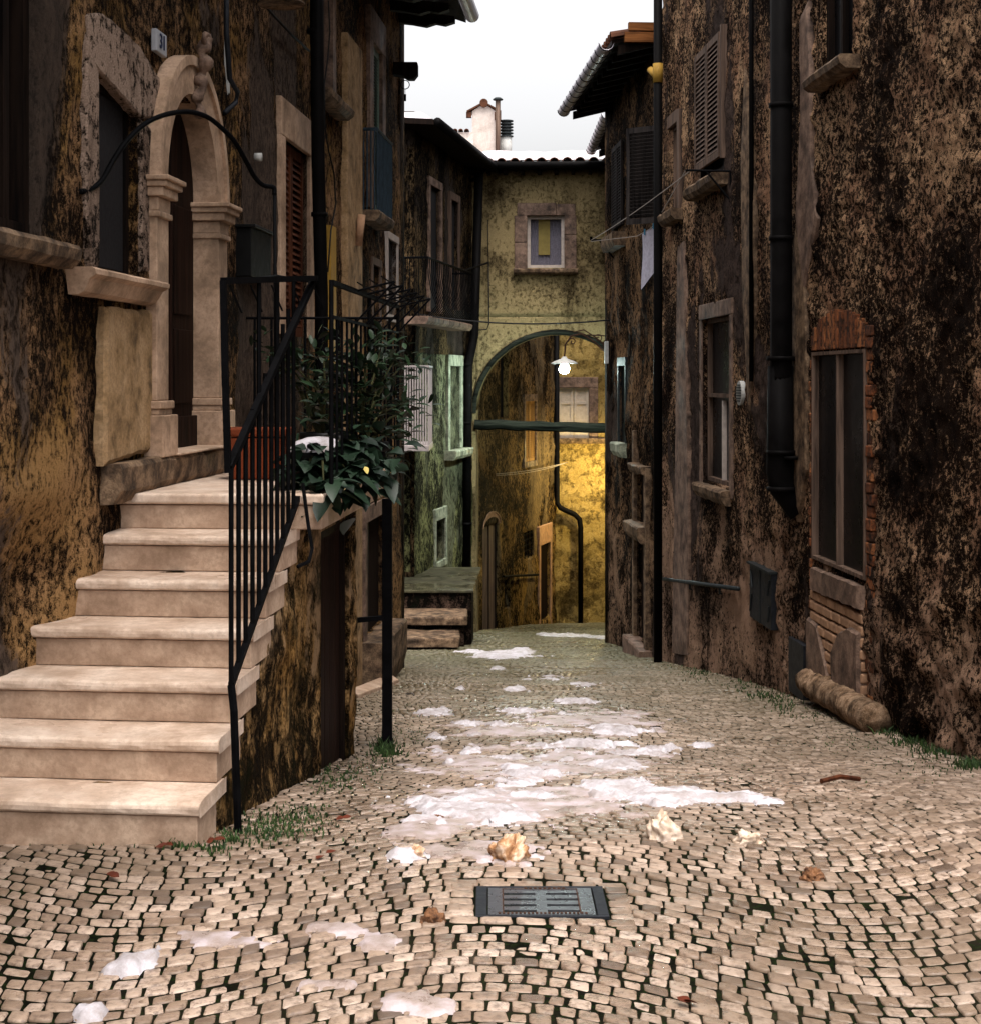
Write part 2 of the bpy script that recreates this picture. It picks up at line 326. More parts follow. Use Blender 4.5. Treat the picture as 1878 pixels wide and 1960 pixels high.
gx0, gy0, gz0 = ground_at(1035, 1727)      # the drain
DW, DD = .207, .16
def cobbles():
    def arc(x, y):
        ph = .9 * np.sin(y * .31)
        return .25 * np.cos(2 * np.pi * (x - .35) / 2.2 + ph) + .04 * np.sin(x * 3.1 + y)
    quads = []
    y = 3.0; j = 0
    while y < 41:
        d = .066 + .012 * random.random() if y < 16 else .086
        lim_l = -3.0 if y < 12 else -1.9; lim_r = 3.4 if y < 12 else 2.9
        if y > 30: lim_r = 3.6; lim_l = -1.2
        x = lim_l + random.random() * .08
        while x < lim_r:
            w = random.uniform(.048, .074) if random.random() > .05 else random.uniform(.085, .10)
            if y > 16: w = random.uniform(.075, .105)
            quads.append((x, x + w, y, d, j)); x += w
        y += d; j += 1
    q = np.array(quads); xa, xb, yy, d = q[:, 0], q[:, 1], q[:, 2], q[:, 3]
    gap = np.where(yy < 9, .0034, .0034) * (0.5 + 1.0 * rng.random(len(q)))
    lean = .10 * np.sin(xa * 2.2 + .5)
    c = []
    for (sx, sy) in ((0, 0), (1, 0), (1, 1), (0, 1)):
        X = np.where(sx, xb - gap, xa + gap) + (sy - .5) * d * lean + rng.normal(0, .0025, len(q)); Yb = yy + arc(np.where(sx, xb, xa), yy)
        Y = Yb + np.where(sy, d - gap * 1.35, gap * 1.35) + rng.normal(0, .0022, len(q)); c.append((X, Y))
    cx = sum(a[0] for a in c) / 4; cy = sum(a[1] for a in c) / 4
    keep = ~((abs(cx - gx0) < DW + .06) & (abs(cy - gy0) < DD + .065))
    keep &= ~((cy > 5.75) & (cx < -1.12 + .072 * (cy - 6.2)) & (cy < 9.0))
    keep &= (cx > -2.5 + .0803 * cy) | (cy < 5.5) | (cy > 16.6)
    near = cy < 13
    out = []
    # neat border stones round the drain
    for s_, pr, tmpl in ((0, keep & near, 'n'), (1, keep & ~near, 'f')):
        C = [(a[0][pr], a[1][pr]) for a in c]
        if s_ == 0:
            ex = [[], [], [], []]
            def addq(x0, x1, y0, y1):
                for k_, (a, b) in enumerate(((x0, y0), (x1, y0), (x1, y1), (x0, y1))): ex[k_].append((a + random.gauss(0, .002), b + random.gauss(0, .002)))
            x = gx0 - DW - .075
            while x < gx0 + DW + .07:
                w = random.uniform(.085, .11); addq(x, x + w - .008, gy0 + DD + .006, gy0 + DD + .065); addq(x, x + w - .008, gy0 - DD - .065, gy0 - DD - .006); x += w
            y2 = gy0 - DD
            while y2 < gy0 + DD - .02:
                w = random.uniform(.055, .075); addq(gx0 - DW - .08, gx0 - DW - .006, y2, y2 + w - .008); addq(gx0 + DW + .006, gx0 + DW + .08, y2, y2 + w - .008); y2 += w
            C = [(np.concatenate([C[k_][0], [e[0] for e in ex[k_]]]), np.concatenate([C[k_][1], [e[1] for e in ex[k_]]])) for k_ in range(4)]
        n = len(C[0][0])
        rs = [(1.0, -.03), (.985, -.006), (.94, .0), (.80, .0014)] if s_ == 0 else [(1.0, -.02), (.92, .002)]
        oc = np.array([(1, .76), (.8, 1), (-.8, 1), (-1, .76), (-1, -.76), (-.8, -1), (.8, -1), (1, -.76)]) if s_ == 0 else np.array([(1, .6), (.6, 1), (-.6, 1), (-1, .6), (-1, -.6), (-.6, -1), (.6, -1), (1, -.6)])
        zo = rng.normal(0, .0022, n); tx = rng.normal(0, .022, n); ty = rng.normal(0, .022, n)
        vs = []
        CX = sum(a[0] for a in C) / 4; CY = sum(a[1] for a in C) / 4
        ocj = oc[None] * (1 + rng.normal(0, .035, (n, 8, 2)))
        for (r, zz) in rs + [(0, .0018 if s_ == 0 else .0025)]:
            for k in range(8 if r > 0 else 1):
                a = (ocj[:, k, 0] * r + 1) / 2 if r > 0 else np.full(n, .5); b = (ocj[:, k, 1] * r + 1) / 2 if r > 0 else np.full(n, .5)
                X = (1 - a) * (1 - b) * C[0][0] + a * (1 - b) * C[1][0] + a * b * C[2][0] + (1 - a) * b * C[3][0]
                Y = (1 - a) * (1 - b) * C[0][1] + a * (1 - b) * C[1][1] + a * b * C[2][1] + (1 - a) * b * C[3][1]
                vs.append(np.stack([X, Y, gz(X, Y) + zz + zo + tx * (X - CX) + ty * (Y - CY)], -1))
        V = np.stack(vs, 1); nv = V.shape[1]; base = (np.arange(n) * nv)[:, None, None]
        qd = [[r * 8 + k, r * 8 + (k + 1) % 8, (r + 1) * 8 + (k + 1) % 8, (r + 1) * 8 + k] for r in range(len(rs) - 1) for k in range(8)]
        tr = [[(len(rs) - 1) * 8 + k, (len(rs) - 1) * 8 + (k + 1) % 8, len(rs) * 8] for k in range(8)]
        out.append((V.reshape(-1, 3), (np.array(qd)[None] + base).reshape(-1, 4), (np.array(tr)[None] + base).reshape(-1, 3)))
    V0, q0, t0 = out[0]; V1, q1, t1 = out[1]
    return np_obj('cobbled_street', np.concatenate([V0, V1]), (np.concatenate([q0, q1 + len(V0)]), np.concatenate([t0, t1 + len(V0)])), M['cobble'], 'structure')
cobbles()

# ------------------------------------------------------------------ walls
class Wall:
    def __init__(s, p0, p1, flip=False):
        s.p = Vector((p0[0], p0[1], 0)); e = Vector((p1[0], p1[1], 0)); s.d = (e - s.p).normalized(); s.len = (e - s.p).length
        s.n = Vector((s.d.y, -s.d.x, 0)) * (-1 if flip else 1)      # outward normal, towards the alley
    def pt(s, t, z, o=0.0):
        q = s.p + s.d * t + s.n * o; return (q.x, q.y, z)
    def S(s, u, o=0.0):     # distance along the wall that shows at picture column u, o metres proud of it
        k = (u - CU) / F    # x = k y
        return (k * (s.p.y + s.n.y * o) - s.p.x - s.n.x * o) / (s.d.x - k * s.d.y)
    def Y(s, u, o=0.0): return s.p.y + s.d.y * s.S(u, o) + s.n.y * o
    def Z(s, u, v, o=0.0): return (HZ - v) * s.Y(u, o) / F
    def box(s, mb, a, b, z0, z1, o0, o1):
        mb.hexa([s.pt(a, z0, o0), s.pt(b, z0, o0), s.pt(b, z0, o1), s.pt(a, z0, o1)], [s.pt(a, z1, o0), s.pt(b, z1, o0), s.pt(b, z1, o1), s.pt(a, z1, o1)])
def fb(p, amp, sc, seed=0):
    x, y, z = p; q = Vector((x * sc + seed, y * sc, z * sc)); return amp * (noise.noise(q) + .5 * noise.noise(q * 2.1) + .3 * noise.noise(q * 4.3))
def rubble(p, z, s_):
    k = max(0, min(1, (-.9 - z) / .6)) * max(0, min(1, (10.6 - p[1]) / .6))
    if k <= 0: return 0
    d_ = noise.voronoi(Vector((p[0] * 4, p[1] * 3.2, z * 4.6)))[0]
    return k * (.085 * max(0, .55 - d_[0]) / .55 + .02)
def facade(w, s0, s1, z0, z1, holes=(), step=.12, amp=.02, sc=4, depth=.3, seed=0, zbot=None, ztop=None, lump=.03, lsc=.8, back=True, extra=None):
    """Front face of a wall as a fine uneven grid, with rectangular openings and their reveals, and a closed back."""
    mb = MB()
    def lines(a, b, marks):
        ms = sorted(set([a, b] + [m for m in marks if a < m < b])); out = []
        for i in range(len(ms) - 1):
            k = max(1, int(round((ms[i + 1] - ms[i]) / step))); out += [ms[i] + (ms[i + 1] - ms[i]) * q / k for q in range(k)]
        return out + [b]
    sl = lines(s0, s1, [h[i] for h in holes for i in (0, 1)]); zl = lines(z0, z1, [h[i] for h in holes for i in (2, 3)])
    ns, nz = len(sl), len(zl); idx = {}
    def dist(a, z):
        m = 9
        for h in holes:
            dx = max(h[0] - a, 0, a - h[1]); dz = max(h[2] - z, 0, z - h[3]); m = min(m, math.hypot(dx, dz))
        return m
    for j, z in enumerate(zl):
        for i, a in enumerate(sl):
            zz = z
            if zbot or ztop:
                lo = zbot(a) if zbot else z0; hi = ztop(a) if ztop else z1
                zz = lo + (hi - lo) * (z - z0) / (z1 - z0)
            p = w.pt(a, zz); o = fb(p, amp, sc, seed) + fb(p, lump, lsc, seed + 9)
            if extra: o += extra(p, zz, a)
            o *= min(1, dist(a, zz) / .07)
            idx[(i, j)] = len(mb.v); mb.v.append(w.pt(a, zz, o))
    cnt = {}
    for j in range(nz - 1):
        for i in range(ns - 1):
            ca, cz = (sl[i] + sl[i + 1]) / 2, (zl[j] + zl[j + 1]) / 2
            if any(h[0] < ca < h[1] and h[2] < cz < h[3] for h in holes): continue
            f = (idx[(i, j)], idx[(i + 1, j)], idx[(i + 1, j + 1)], idx[(i, j + 1)]); mb.f.append(f)
            for k in range(4):
                e = (f[k], f[(k + 1) % 4])
                if (e[1], e[0]) in cnt: del cnt[(e[1], e[0])]
                else: cnt[e] = 1
    bk = {}
    def bv(i):
        if i not in bk:
            v = Vector(mb.v[i]); t_ = (v - w.p).dot(w.n) - 0; v2 = v - w.n * (depth + (v - w.p).dot(w.n) if True else depth); bk[i] = len(mb.v); mb.v.append((v2.x, v2.y, v.z))
        return bk[i]
    for (a, b) in list(cnt): mb.f.append((b, a, bv(a), bv(b)))
    if back:
        if ztop or zbot:
            row = [(a, zbot(a) if zbot else z0, ztop(a) if ztop else z1) for a in sl]
            pts = [w.pt(a, lo, -depth - .004) for a, lo, hi in row] + [w.pt(a, hi, -depth - .004) for a, lo, hi in row]
            b0 = len(mb.v); mb.v += pts; n_ = len(row)
            for i in range(n_ - 1): mb.f.append((b0 + i + 1, b0 + i, b0 + n_ + i, b0 + n_ + i + 1))
        else: w.box(mb, s0, s1, z0, z1, -depth - .25, -depth - .004)
    return mb

def shutter_mb(w, s0, s1, z0, z1, o, n, st=.045, slat=.9):
    mb = MB()
    w.box(mb, s0, s0 + st, z0, z1, o, o + .035); w.box(mb, s1 - st, s1, z0, z1, o, o + .035)
    for z in (z0, z1 - .07): w.box(mb, s0 + st, s1 - st, z, z + .07, o, o + .032)
    a, b = s0 + st, s1 - st; dz = (z1 - z0 - .14) / n
    for k in range(n):
        z = z0 + .07 + dz * (k + .12)
        p = [w.pt(a, z, o + .030), w.pt(b, z, o + .030), w.pt(b, z + dz * slat, o + .004), w.pt(a, z + dz * slat, o + .004)]
        q = [(x, y, zz + .006) for x, y, zz in p]; mb.hexa(p, q)
    return mb
def frame_mb(w, s0, s1, z0, z1, o0, o1, t_, mull=0, trans=()):
    mb = MB(); w.box(mb, s0, s0 + t_, z0, z1, o0, o1); w.box(mb, s1 - t_, s1, z0, z1, o0, o1)
    w.box(mb, s0 + t_, s1 - t_, z0, z0 + t_, o0, o1); w.box(mb, s0 + t_, s1 - t_, z1 - t_, z1, o0, o1)
    for k in range(mull):
        c = s0 + (s1 - s0) * (k + 1) / (mull + 1); w.box(mb, c - t_ / 2, c + t_ / 2, z0 + t_, z1 - t_, o0 + .002, o1 - .003)
    for z in trans: w.box(mb, s0 + t_, s1 - t_, z - t_ / 2, z + t_ / 2, o0 + .003, o1 + .003)
    return mb
def rough_box(w, s0, s1, z0, z1, o0, o1, n=10, amp=.008, slope=0.0, seed=3):
    """A worn stone bar lying along the wall."""
    mb = MB(); ring = [(o0, z0), (o0, z1), (o1 - .015, z1 - slope), (o1, z1 - .02 - slope), (o1 - .01, z0 + (z1 - z0) * .35), (o1 - .05, z0)]
    m = len(ring)
    for i in range(n + 1):
        a = s0 + (s1 - s0) * i / n
        for k, (o, z) in enumerate(ring):
            p = w.pt(a, z, o); j = 0 if k < 1 else 1
            mb.v.append(w.pt(a, z + j * fb(p, amp, 7, seed), o + (0 if k < 2 else fb(p, amp, 6, seed + 5))))
    for i in range(n):
        for k in range(m): mb.f.append((i * m + k, i * m + (k + 1) % m, (i + 1) * m + (k + 1) % m, (i + 1) * m + k))
    mb.f.append(tuple(range(m))); mb.f.append(tuple(n * m + k for k in range(m))[::-1])
    return mb
def slab_mb(w, s0, s1, z0, z1, o0, o1):
    mb = MB(); w.box(mb, s0, s1, z0, z1, o0, o1); return mb
def surround_mb(w, s0, s1, z0, z1, t_, o1, top=None, bottom=True, o0=-.05):
    tt = top or t_; mb = MB()
    w.box(mb, s0 - t_, s0, z0, z1, o0, o1); w.box(mb, s1, s1 + t_, z0, z1, o0, o1 - .003)
    w.box(mb, s0 - t_, s1 + t_, z1, z1 + tt, o0, o1 + .003)
    if bottom: w.box(mb, s0 - t_, s1 + t_, z0 - t_, z0, o0, o1 + .002)
    return mb

# ================================================================== LEFT HOUSE (number 31)
WL = Wall((-2.30 + .0803 * -4, -4), (-2.30 + .0803 * 16.7, 16.7))          # alley lies on the right of its direction
HL = thing('stone_house', (WL.pt(WL.S(400), 0)[0] - .5, 8, -2.0), 'dark weathered house with number 31 beside its arched stone doorway, left of the stairs', 'house')
def rect(w, u0, u1, vt, vb):
    """opening from picture columns and rows (rows read at the left column)"""
    return (w.S(u0), w.S(u1), w.Z(u0, vb), w.Z(u0, vt))
hl = {}
hl['far'] = (WL.S(-60), WL.S(74), WL.Z(74, 458), WL.Z(74, -60))
hl['A'] = (WL.S(183), WL.S(262), WL.Z(183, 522), WL.Z(183, 142))
DZ0 = -.375; hl['door'] = (WL.S(305, .07) + .18, WL.S(439, .07) - .18, DZ0, 1.50)
hl['sh'] = (WL.S(540), WL.S(588), WL.Z(540, 640), WL.Z(540, 262))
hl['w4'] = (WL.S(610), WL.S(633), WL.Z(612, 175), WL.Z(612, -80))
hl['bal'] = (WL.S(708), WL.S(726), WL.Z(708, 400), WL.Z(708, 78))
hl['w5'] = (WL.S(741), WL.S(759), WL.Z(741, 600), WL.Z(741, 455))
hl['w6'] = (WL.S(712), WL.S(726), WL.Z(712, 640), WL.Z(712, 505))
hl['gdoor'] = (WL.S(698), WL.S(733), WL.Z(698, 1225), WL.Z(698, 1000))
ZTL = 3.95
def hollow(p, z, s_):      # the wall bellies back beside the lower steps
    a = max(0, min(1, (6.85 - p[1]) / .45)); b = max(0, min(1, (-.45 - z) / .35)); return -.16 * a * b - .06 * max(0, min(1, (6.3 - p[1]) / .5)) * b
obj('wall', facade(WL, 0, 12.5, -3.4, ZTL, list(hl.values()), .065, .016, 7, .28, 1, None, None, .03, .8, True, hollow), M['left'], HL, True)
obj('wall', facade(WL, 12.502, WL.len, -3.4, ZTL, list(hl.values()), .10, .016, 5, .28, 1), M['left'], HL, True)
# far-left wall body going back from the corner
Wc = Wall((WL.pt(WL.len, 0)[0], 16.7), (-5.5, 16.9), True)
obj('end_wall', facade(Wc, .0, 4, -3.6, ZTL, (), .2, .02, 4, .2, 2), M['left_far'], HL, True)

# far-left window with deep stone sill
h = hl['far']; wi = obj('window', frame_mb(WL, h[0], h[1], h[2], h[3], -.10, -.04, .06, 2), M['wood_dark'], HL)
obj('panel', slab_mb(WL, h[0], h[1], h[2], h[3], -.16, -.102), M['wood_dark'], wi)
obj('sill', rough_box(WL, WL.S(-60), WL.S(113), WL.Z(113, 505) - .02, WL.Z(113, 470), -.02, .10, 14, .006), M['sill'], wi)
# window A: grey screen, moulded sill
h = hl['A']; wi = obj('window', frame_mb(WL, h[0], h[1], h[2], h[3], -.075, -.04, .04), M['wood_dark'], HL)
obj('screen', slab_mb(WL, h[0] + .045, h[1] - .045, h[2] + .045, h[3] - .045, -.07, -.055), M['mesh_screen'], wi)
mb = MB(); sa, sb = WL.S(178, .12), WL.S(322, .12); zt = -.5; prof = [(0, 0), (.115, 0), (.13, -.01), (.13, -.028), (.115, -.038), (.10, -.045), (.085, -.075), (.07, -.10), (.04, -.112), (0, -.112)]
ztop = h[2] + .0
for i in range(9):
    a = sa + (sb - sa) * i / 8
    for (o, z) in prof:
        e = 0 if 0 < i < 8 else (-.04 if i == 0 else .04) * (z / -.112)
        mb.v.append(WL.pt(a - e, ztop + z + fb(WL.pt(a, z), .003, 9), o))
m = len(prof)
for i in range(8):
    for k in range(m): mb.f.append((i * m + k, i * m + (k + 1) % m, (i + 1) * m + (k + 1) % m, (i + 1) * m + k))
mb.f.append(tuple(range(m))); mb.f.append(tuple(8 * m + k for k in range(m))[::-1])
obj('sill', mb, M['doorstone'], wi, False)
# smooth plaster panel below it and round its head
def patch_mb(w, pts_uv, o, seed=0):
    """Uneven-edged raised coat of plaster; outline given by picture points on the wall."""
    c = [(w.S(u), w.Z(u, v)) for u, v in pts_uv]
    out = []
    for i in range(len(c)):
        a, b = c[i], c[(i + 1) % len(c)]; n = max(2, int(math.hypot(a[0] - b[0], a[1] - b[1]) / .05))
        for k in range(n):
            s_ = a[0] + (b[0] - a[0]) * k / n; z = a[1] + (b[1] - a[1]) * k / n
            out.append((s_ + fb((s_, z, seed), .012, 9), z + fb((s_, z, seed + 7), .012, 9)))
    mb = MB(); n = len(out); cx = sum(p[0] for p in out) / n; cz = sum(p[1] for p in out) / n
    ins = [(a + (cx - a) * .06, z + (cz - z) * .06) for a, z in out]
    mb.v = [w.pt(a, z, -.03) for a, z in out] + [w.pt(a, z, o * .6) for a, z in out] + [w.pt(a, z, o) for a, z in ins]
    for i in range(n):
        j = (i + 1) % n; mb.f.append((i, j, n + j, n + i)); mb.f.append((n + i, n + j, 2 * n + j, 2 * n + i))
    mb.f.append(tuple(range(2 * n, 3 * n)))
    return mb
obj('plaster_panel', patch_mb(WL, [(190, 585), (303, 598), (303, 855), (188, 893)], .035), M['plaster_patch'], HL)
for i_, pts_ in enumerate(([(158, 60), (181, 128), (182, 512), (170, 520), (158, 400)], [(162, 30), (190, 25), (262, 88), (300, 150), (304, 228), (262, 224), (181, 134), (164, 110)], [(264, 228), (303, 262), (303, 525), (264, 520)])):
    obj('plaster_patch', patch_mb(WL, pts_, .022, 3 + i_), M['left_plaster'], HL)
# kerb of rough stone under door and panel
obj('stone_plinth', rough_box(WL, WL.S(195), WL.S(470), -.56, DZ0, -.05, .10, 22, .012), M['sill'], HL)

# arched doorway
h = hl['door']; dc = (h[0] + h[1]) / 2; hw = (h[1] - h[0]) / 2 + .0
sp_z = 1.0; hw = .36; wd = .20
da = WL.S(305, .07); db = WL.S(439, .07); dc = (da + db) / 2; hw = (db - da) / 2 - wd
def arch_ring(w, c, z, r0, r1, rise0, rise1, o0, o1, n=26):
    mb = MB()
    for i in range(n + 1):
        t_ = math.pi * i / n
        for (r, rs, o) in ((r0, rise0, o0), (r1, rise1, o0), (r1, rise1, o1), ((r0 + r1 * 3) / 4, (rise0 + rise1 * 3) / 4, o1), ((r0 + r1 * 3) / 4 , (rise0 + rise1 * 3) / 4, o1 - .018), (r0, rise0, o1 - .018)):
            mb.v.append(w.pt(c - r * math.cos(t_), z + rs * math.sin(t_), o))
    for i in range(n):
        for k in range(6): mb.f.append((i * 6 + k, i * 6 + (k + 1) % 6, (i + 1) * 6 + (k + 1) % 6, (i + 1) * 6 + k))
    return mb
surr = obj('door_surround', arch_ring(WL, dc, sp_z, hw, hw + wd, .52, .72, -.20, .075), M['doorstone'], HL, False)
mb = MB()
for (a, b) in ((dc - hw - wd, dc - hw), (dc + hw, dc + hw + wd)):
    mb = MB(); WL.box(mb, a, b, -.10, .82, -.20, .06)
    WL.box(mb, a - .02, b + .02, -.14, -.10, -.20, .085); WL.box(mb, a - .012, b + .012, -.17, -.14, -.20, .075)
    WL.box(mb, a - .03, b + .03, DZ0 + .0, -.17, -.20, .10)
    obj('jamb', mb, M['doorstone'], surr, False, .006)
mb = MB()
for (a, b) in ((dc - hw - wd, dc - hw), (dc + hw, dc + hw + wd)):
    mb = MB(); WL.box(mb, a - .012, b + .012, .80, .83, -.20, .078); WL.box(mb, a - .004, b + .004, .83, .90, -.2, .068)
    WL.box(mb, a - .03, b + .03, .90, .945, -.20, .10); WL.box(mb, a - .045, b + .045, .945, .975, -.20, .12); WL.box(mb, a - .06, b + .06, .975, 1.0, -.20, .135)
    obj('capital', mb, M['doorstone'], surr, False, .006)
# carved crest on the keystone
mb = MB(); cp = []; cr = []
for k in range(34):
    f = k / 33; zz = 1.40 + .42 * f
    cp.append(WL.pt(dc + .012 * math.sin(f * 14), zz, .07 + .05 * f + .012 * math.sin(f * 21))); cr.append(.022 + .012 * f + .010 * math.sin(f * 30))
mb.tube(cp, cr, 18)
mb.tube([WL.pt(dc + .06 * math.cos(a) * (1 - a / 12), 1.81 + .035 * math.sin(a) * (1 - a / 12), .12) for a in [q * .45 for q in range(20)]], .016, 8)
mb.v = [tuple(Vector(v) + Vector((fb(v, .012, 22), fb(v, .012, 22, 4), fb(v, .012, 22, 8)))) for v in mb.v]
obj('carved_crest', mb, M['surround'], surr, True)
# the door leaf, deep in the arch
mb = MB(); o = -.085
WL.box(mb, dc - hw - .01, dc + hw + .01, DZ0, 1.49, o - .04, o)
dr = obj('door', mb, M['wood_door'], HL, False, .004)
mb = MB()
for s_ in (-1, 1):
    for (z0, z1) in ((DZ0 + .25, .28), (.36, .95)):
        c = dc + s_ * hw * .5; WL.box(mb, c - hw * .36, c + hw * .36, z0, z1, o + .001, o + .014)
WL.box(mb, dc - .02, dc + .02, DZ0, 1.45, o + .001, o + .02); WL.box(mb, dc - hw, dc + hw, DZ0, DZ0 + .18, o + .001, o + .03)
obj('door_panel', mb, M['wood_door'], dr, False, .005)
mb = MB(); WL.box(mb, dc - hw, dc + hw, DZ0 - .0, DZ0 + .012, -.19, .12); obj('threshold', mb, M['limestone'], HL, False, .004)

# number plate 31
s0, s1 = WL.S(289), WL.S(309); z0, z1 = WL.Z(299, 103), WL.Z(299, 60)
mb = MB(); WL.box(mb, s0, s1, z0, z1, .0, .03); pl = obj('number_plate', mb, M['ceramic'], HL, False, .006)
def text_on(w, s, z, o, txt, size, mat, parent, name='numerals'):
    cu = bpy.data.curves.new(name, 'FONT'); cu.body = txt; cu.size = size; cu.align_x = 'CENTER'; cu.align_y = 'CENTER'; cu.extrude = .002
    ob = bpy.data.objects.new('tmp', cu); scn.collection.objects.link(ob)
    dg = bpy.context.evaluated_depsgraph_get(); me = bpy.data.meshes.new_from_object(ob.evaluated_get(dg)); bpy.data.objects.remove(ob)
    mb = MB(); 
    mb.v = [w.pt(s + v.co.x, z + v.co.y, o + v.co.z) for v in me.vertices]; mb.f = [tuple(p.vertices) for p in me.polygons]
    bpy.data.meshes.remove(me); return obj(name, mb, mat, parent)
text_on(WL, (s0 + s1) / 2, (z0 + z1) / 2, .034, '31', .105, M['blue_ink'], pl)

# black letter box, old bulb holder, conduit, cable tangle
mb = MB(); a, b = WL.S(450), WL.S(490); z1 = WL.Z(450, 435); z0 = WL.Z(450, 528)
WL.box(mb, a, b, z0, z1, -.02, .10); WL.box(mb, a - .02, b + .02, z1, z1 + .02, -.02, .13)
obj('letter_box', mb, M['blackplastic'], HL, False, .004)
mb = MB(); c = WL.pt(WL.S(479), WL.Z(479, 300), .03); c2 = WL.pt(WL.S(479), WL.Z(479, 300), .075)
mb.tube([c, c2], .026, 12); obj('lamp_holder', mb, M['white_plastic'], HL, True)
mb = MB(); a = WL.S(433); WL.box(mb, a - .01, a + .05, WL.Z(433, 205), WL.Z(433, 75), -.01, .012); obj('wall_plate', mb, M['white_plastic'], HL, False, .003)
mb = MB(); mb.tube([WL.pt(WL.S(420), 2.4, .04), WL.pt(WL.S(421), WL.Z(421, 60), .04), WL.pt(WL.S(424), WL.Z(424, 150), .05), WL.pt(WL.S(436), WL.Z(436, 175), .06), WL.pt(WL.S(436), WL.Z(436, 195), .05), WL.pt(WL.S(424), WL.Z(424, 215), .02)], .016, 8)
obj('conduit', mb, M['iron_grey'], HL, True)
mb = MB(); c = WL.pt(WL.S(452), WL.Z(452, 6), .28)
mb.lathe(c, [(.02, .06), (.10, .03), (.14, 0), (.145, -.012), (.138, -.008)], 24); 
la = obj('lamp_shade', mb, M['sill'], HL, True)
mb = MB(); mb.tube([WL.pt(WL.S(452), c[2] + .06, .28), WL.pt(WL.S(452), c[2] + .2, .2), WL.pt(WL.S(452), c[2] + .22, 0)], .012, 8); obj('lamp_arm', mb, M['iron'], la, True)
def sag(a, b, d, n=14, wob=0):
    a, b = Vector(a), Vector(b); return [a.lerp(b, i / n) - Vector((0, 0, d * 4 * (i / n) * (1 - i / n))) + Vector((0, 0, wob * noise.noise(Vector((i * .7, 3, 1))))) for i in range(n + 1)]
mb = MB(); mb.tube(sag(WL.pt(WL.S(490), WL.Z(490, 6), .05), WL.pt(WL.S(592), WL.Z(592, 108), .06), .02, 12, .01), .010, 6)
mb.tube([WL.pt(WL.S(u), WL.Z(u, v), .09) for u, v in ((607, 0), (610, 60), (606, 110), (599, 160), (600, 240), (608, 290), (618, 330), (622, 390), (612, 440), (606, 520))], .006, 6)
obj('cable', mb, M['cable'], HL, True)

# red-brown louvred shutters in pale surround
h = hl['sh']; ce = (h[0] + h[1]) / 2
wi = obj('window', surround_mb(WL, h[0], h[1], h[2], h[3], .16, .03, .26, False), M['doorstone'], HL, False, .006)
obj('shutter', shutter_mb(WL, h[0] + .01, ce - .002, h[2], h[3], -.06, 26), M['wood_shutter'], wi)
obj('shutter', shutter_mb(WL, ce + .002, h[1] - .01, h[2], h[3], -.06, 26), M['wood_shutter'], wi)
obj('pane', slab_mb(WL, h[0], h[1], h[2], h[3], -.27, -.1), M['black'], wi)
# window w4
h = hl['w4']; wi = obj('window', surround_mb(WL, h[0] + .05, h[1] - .02, h[2], h[3], .14, .03, .1, False), M['surround'], HL)
obj('shutter', shutter_mb(WL, h[0], h[1], h[2], h[3], -.08, 30), M['wood_grey'], wi); obj('pane', slab_mb(WL, h[0], h[1], h[2], h[3], -.27, -.2), M['black'], wi)
obj('sill', rough_box(WL, h[0] - .15, h[1] + .35, h[2] - .09, h[2], -.02, .14, 8, .005), M['sill'], wi)
# green shutters behind the blue-grey balcony
h = hl['bal']; wi = obj('window', surround_mb(WL, h[0], h[1], h[2], h[3], .20, .04, .3, False), M['surround'], HL)
obj('shutter', shutter_mb(WL, h[0] + .01, h[1] - .01, h[2], h[3], -.03, 46), M['green_shutter'], wi); obj('pane', slab_mb(WL, h[0], h[1], h[2], h[3], -.27, -.2), M['black'], wi)
bo = .17; bz = WL.Z(728, 400, bo); ba, bb = WL.S(728, bo), WL.S(757, bo)
bal = obj('balcony', rough_box(WL, ba, bb, bz - .10, bz, -.02, bo, 10, .008), M['sill'], HL)
mb = MB(); top = WL.Z(728, 245, bo)
for k in range(5):
    o = bo * k / 5 - .02; 
    if k: mb.tube([WL.pt(ba + .03, bz, o), WL.pt(ba + .03, top, o)], .008, 6); mb.tube([WL.pt(bb - .03, bz, o), WL.pt(bb - .03, top, o)], .008, 6)
n = 11
for k in range(n + 1):
    a = ba + .03 + (bb - ba - .06) * k / n; mb.tube([WL.pt(a, bz, bo - .03), WL.pt(a, top, bo - .03)], .007, 6)
mb.tube([WL.pt(ba + .03, top, 0), WL.pt(ba + .03, top, bo - .03), WL.pt(bb - .03, top, bo - .03), WL.pt(bb - .03, top, 0)], .016, 6)
obj('balcony_rail', mb, M['blue_metal'], bal)
for nm in ('w5', 'w6'):
    h = hl[nm]; wi = obj('window', surround_mb(WL, h[0], h[1], h[2], h[3], .07, .02, .07, True), M['white_paint'] if nm == 'w5' else M['wood_grey'], HL)
    obj('pane', slab_mb(WL, h[0], h[1], h[2], h[3], -.2, -.04), M['glass_dark'], wi)
h = hl['gdoor']; dd = obj('ground_floor_door', surround_mb(WL, h[0], h[1], h[2], h[3], .12, .03, .14, False), M['surround'], HL)
obj('door_leaf', slab_mb(WL, h[0], h[1], h[2], h[3], -.2, -.04), M['wood_dark'], dd)
obj('doorstep', rough_box(WL, h[0] - .2, h[1] + .2, h[2] - .5, h[2], -.02, .22, 8, .01), M['sill'], dd)
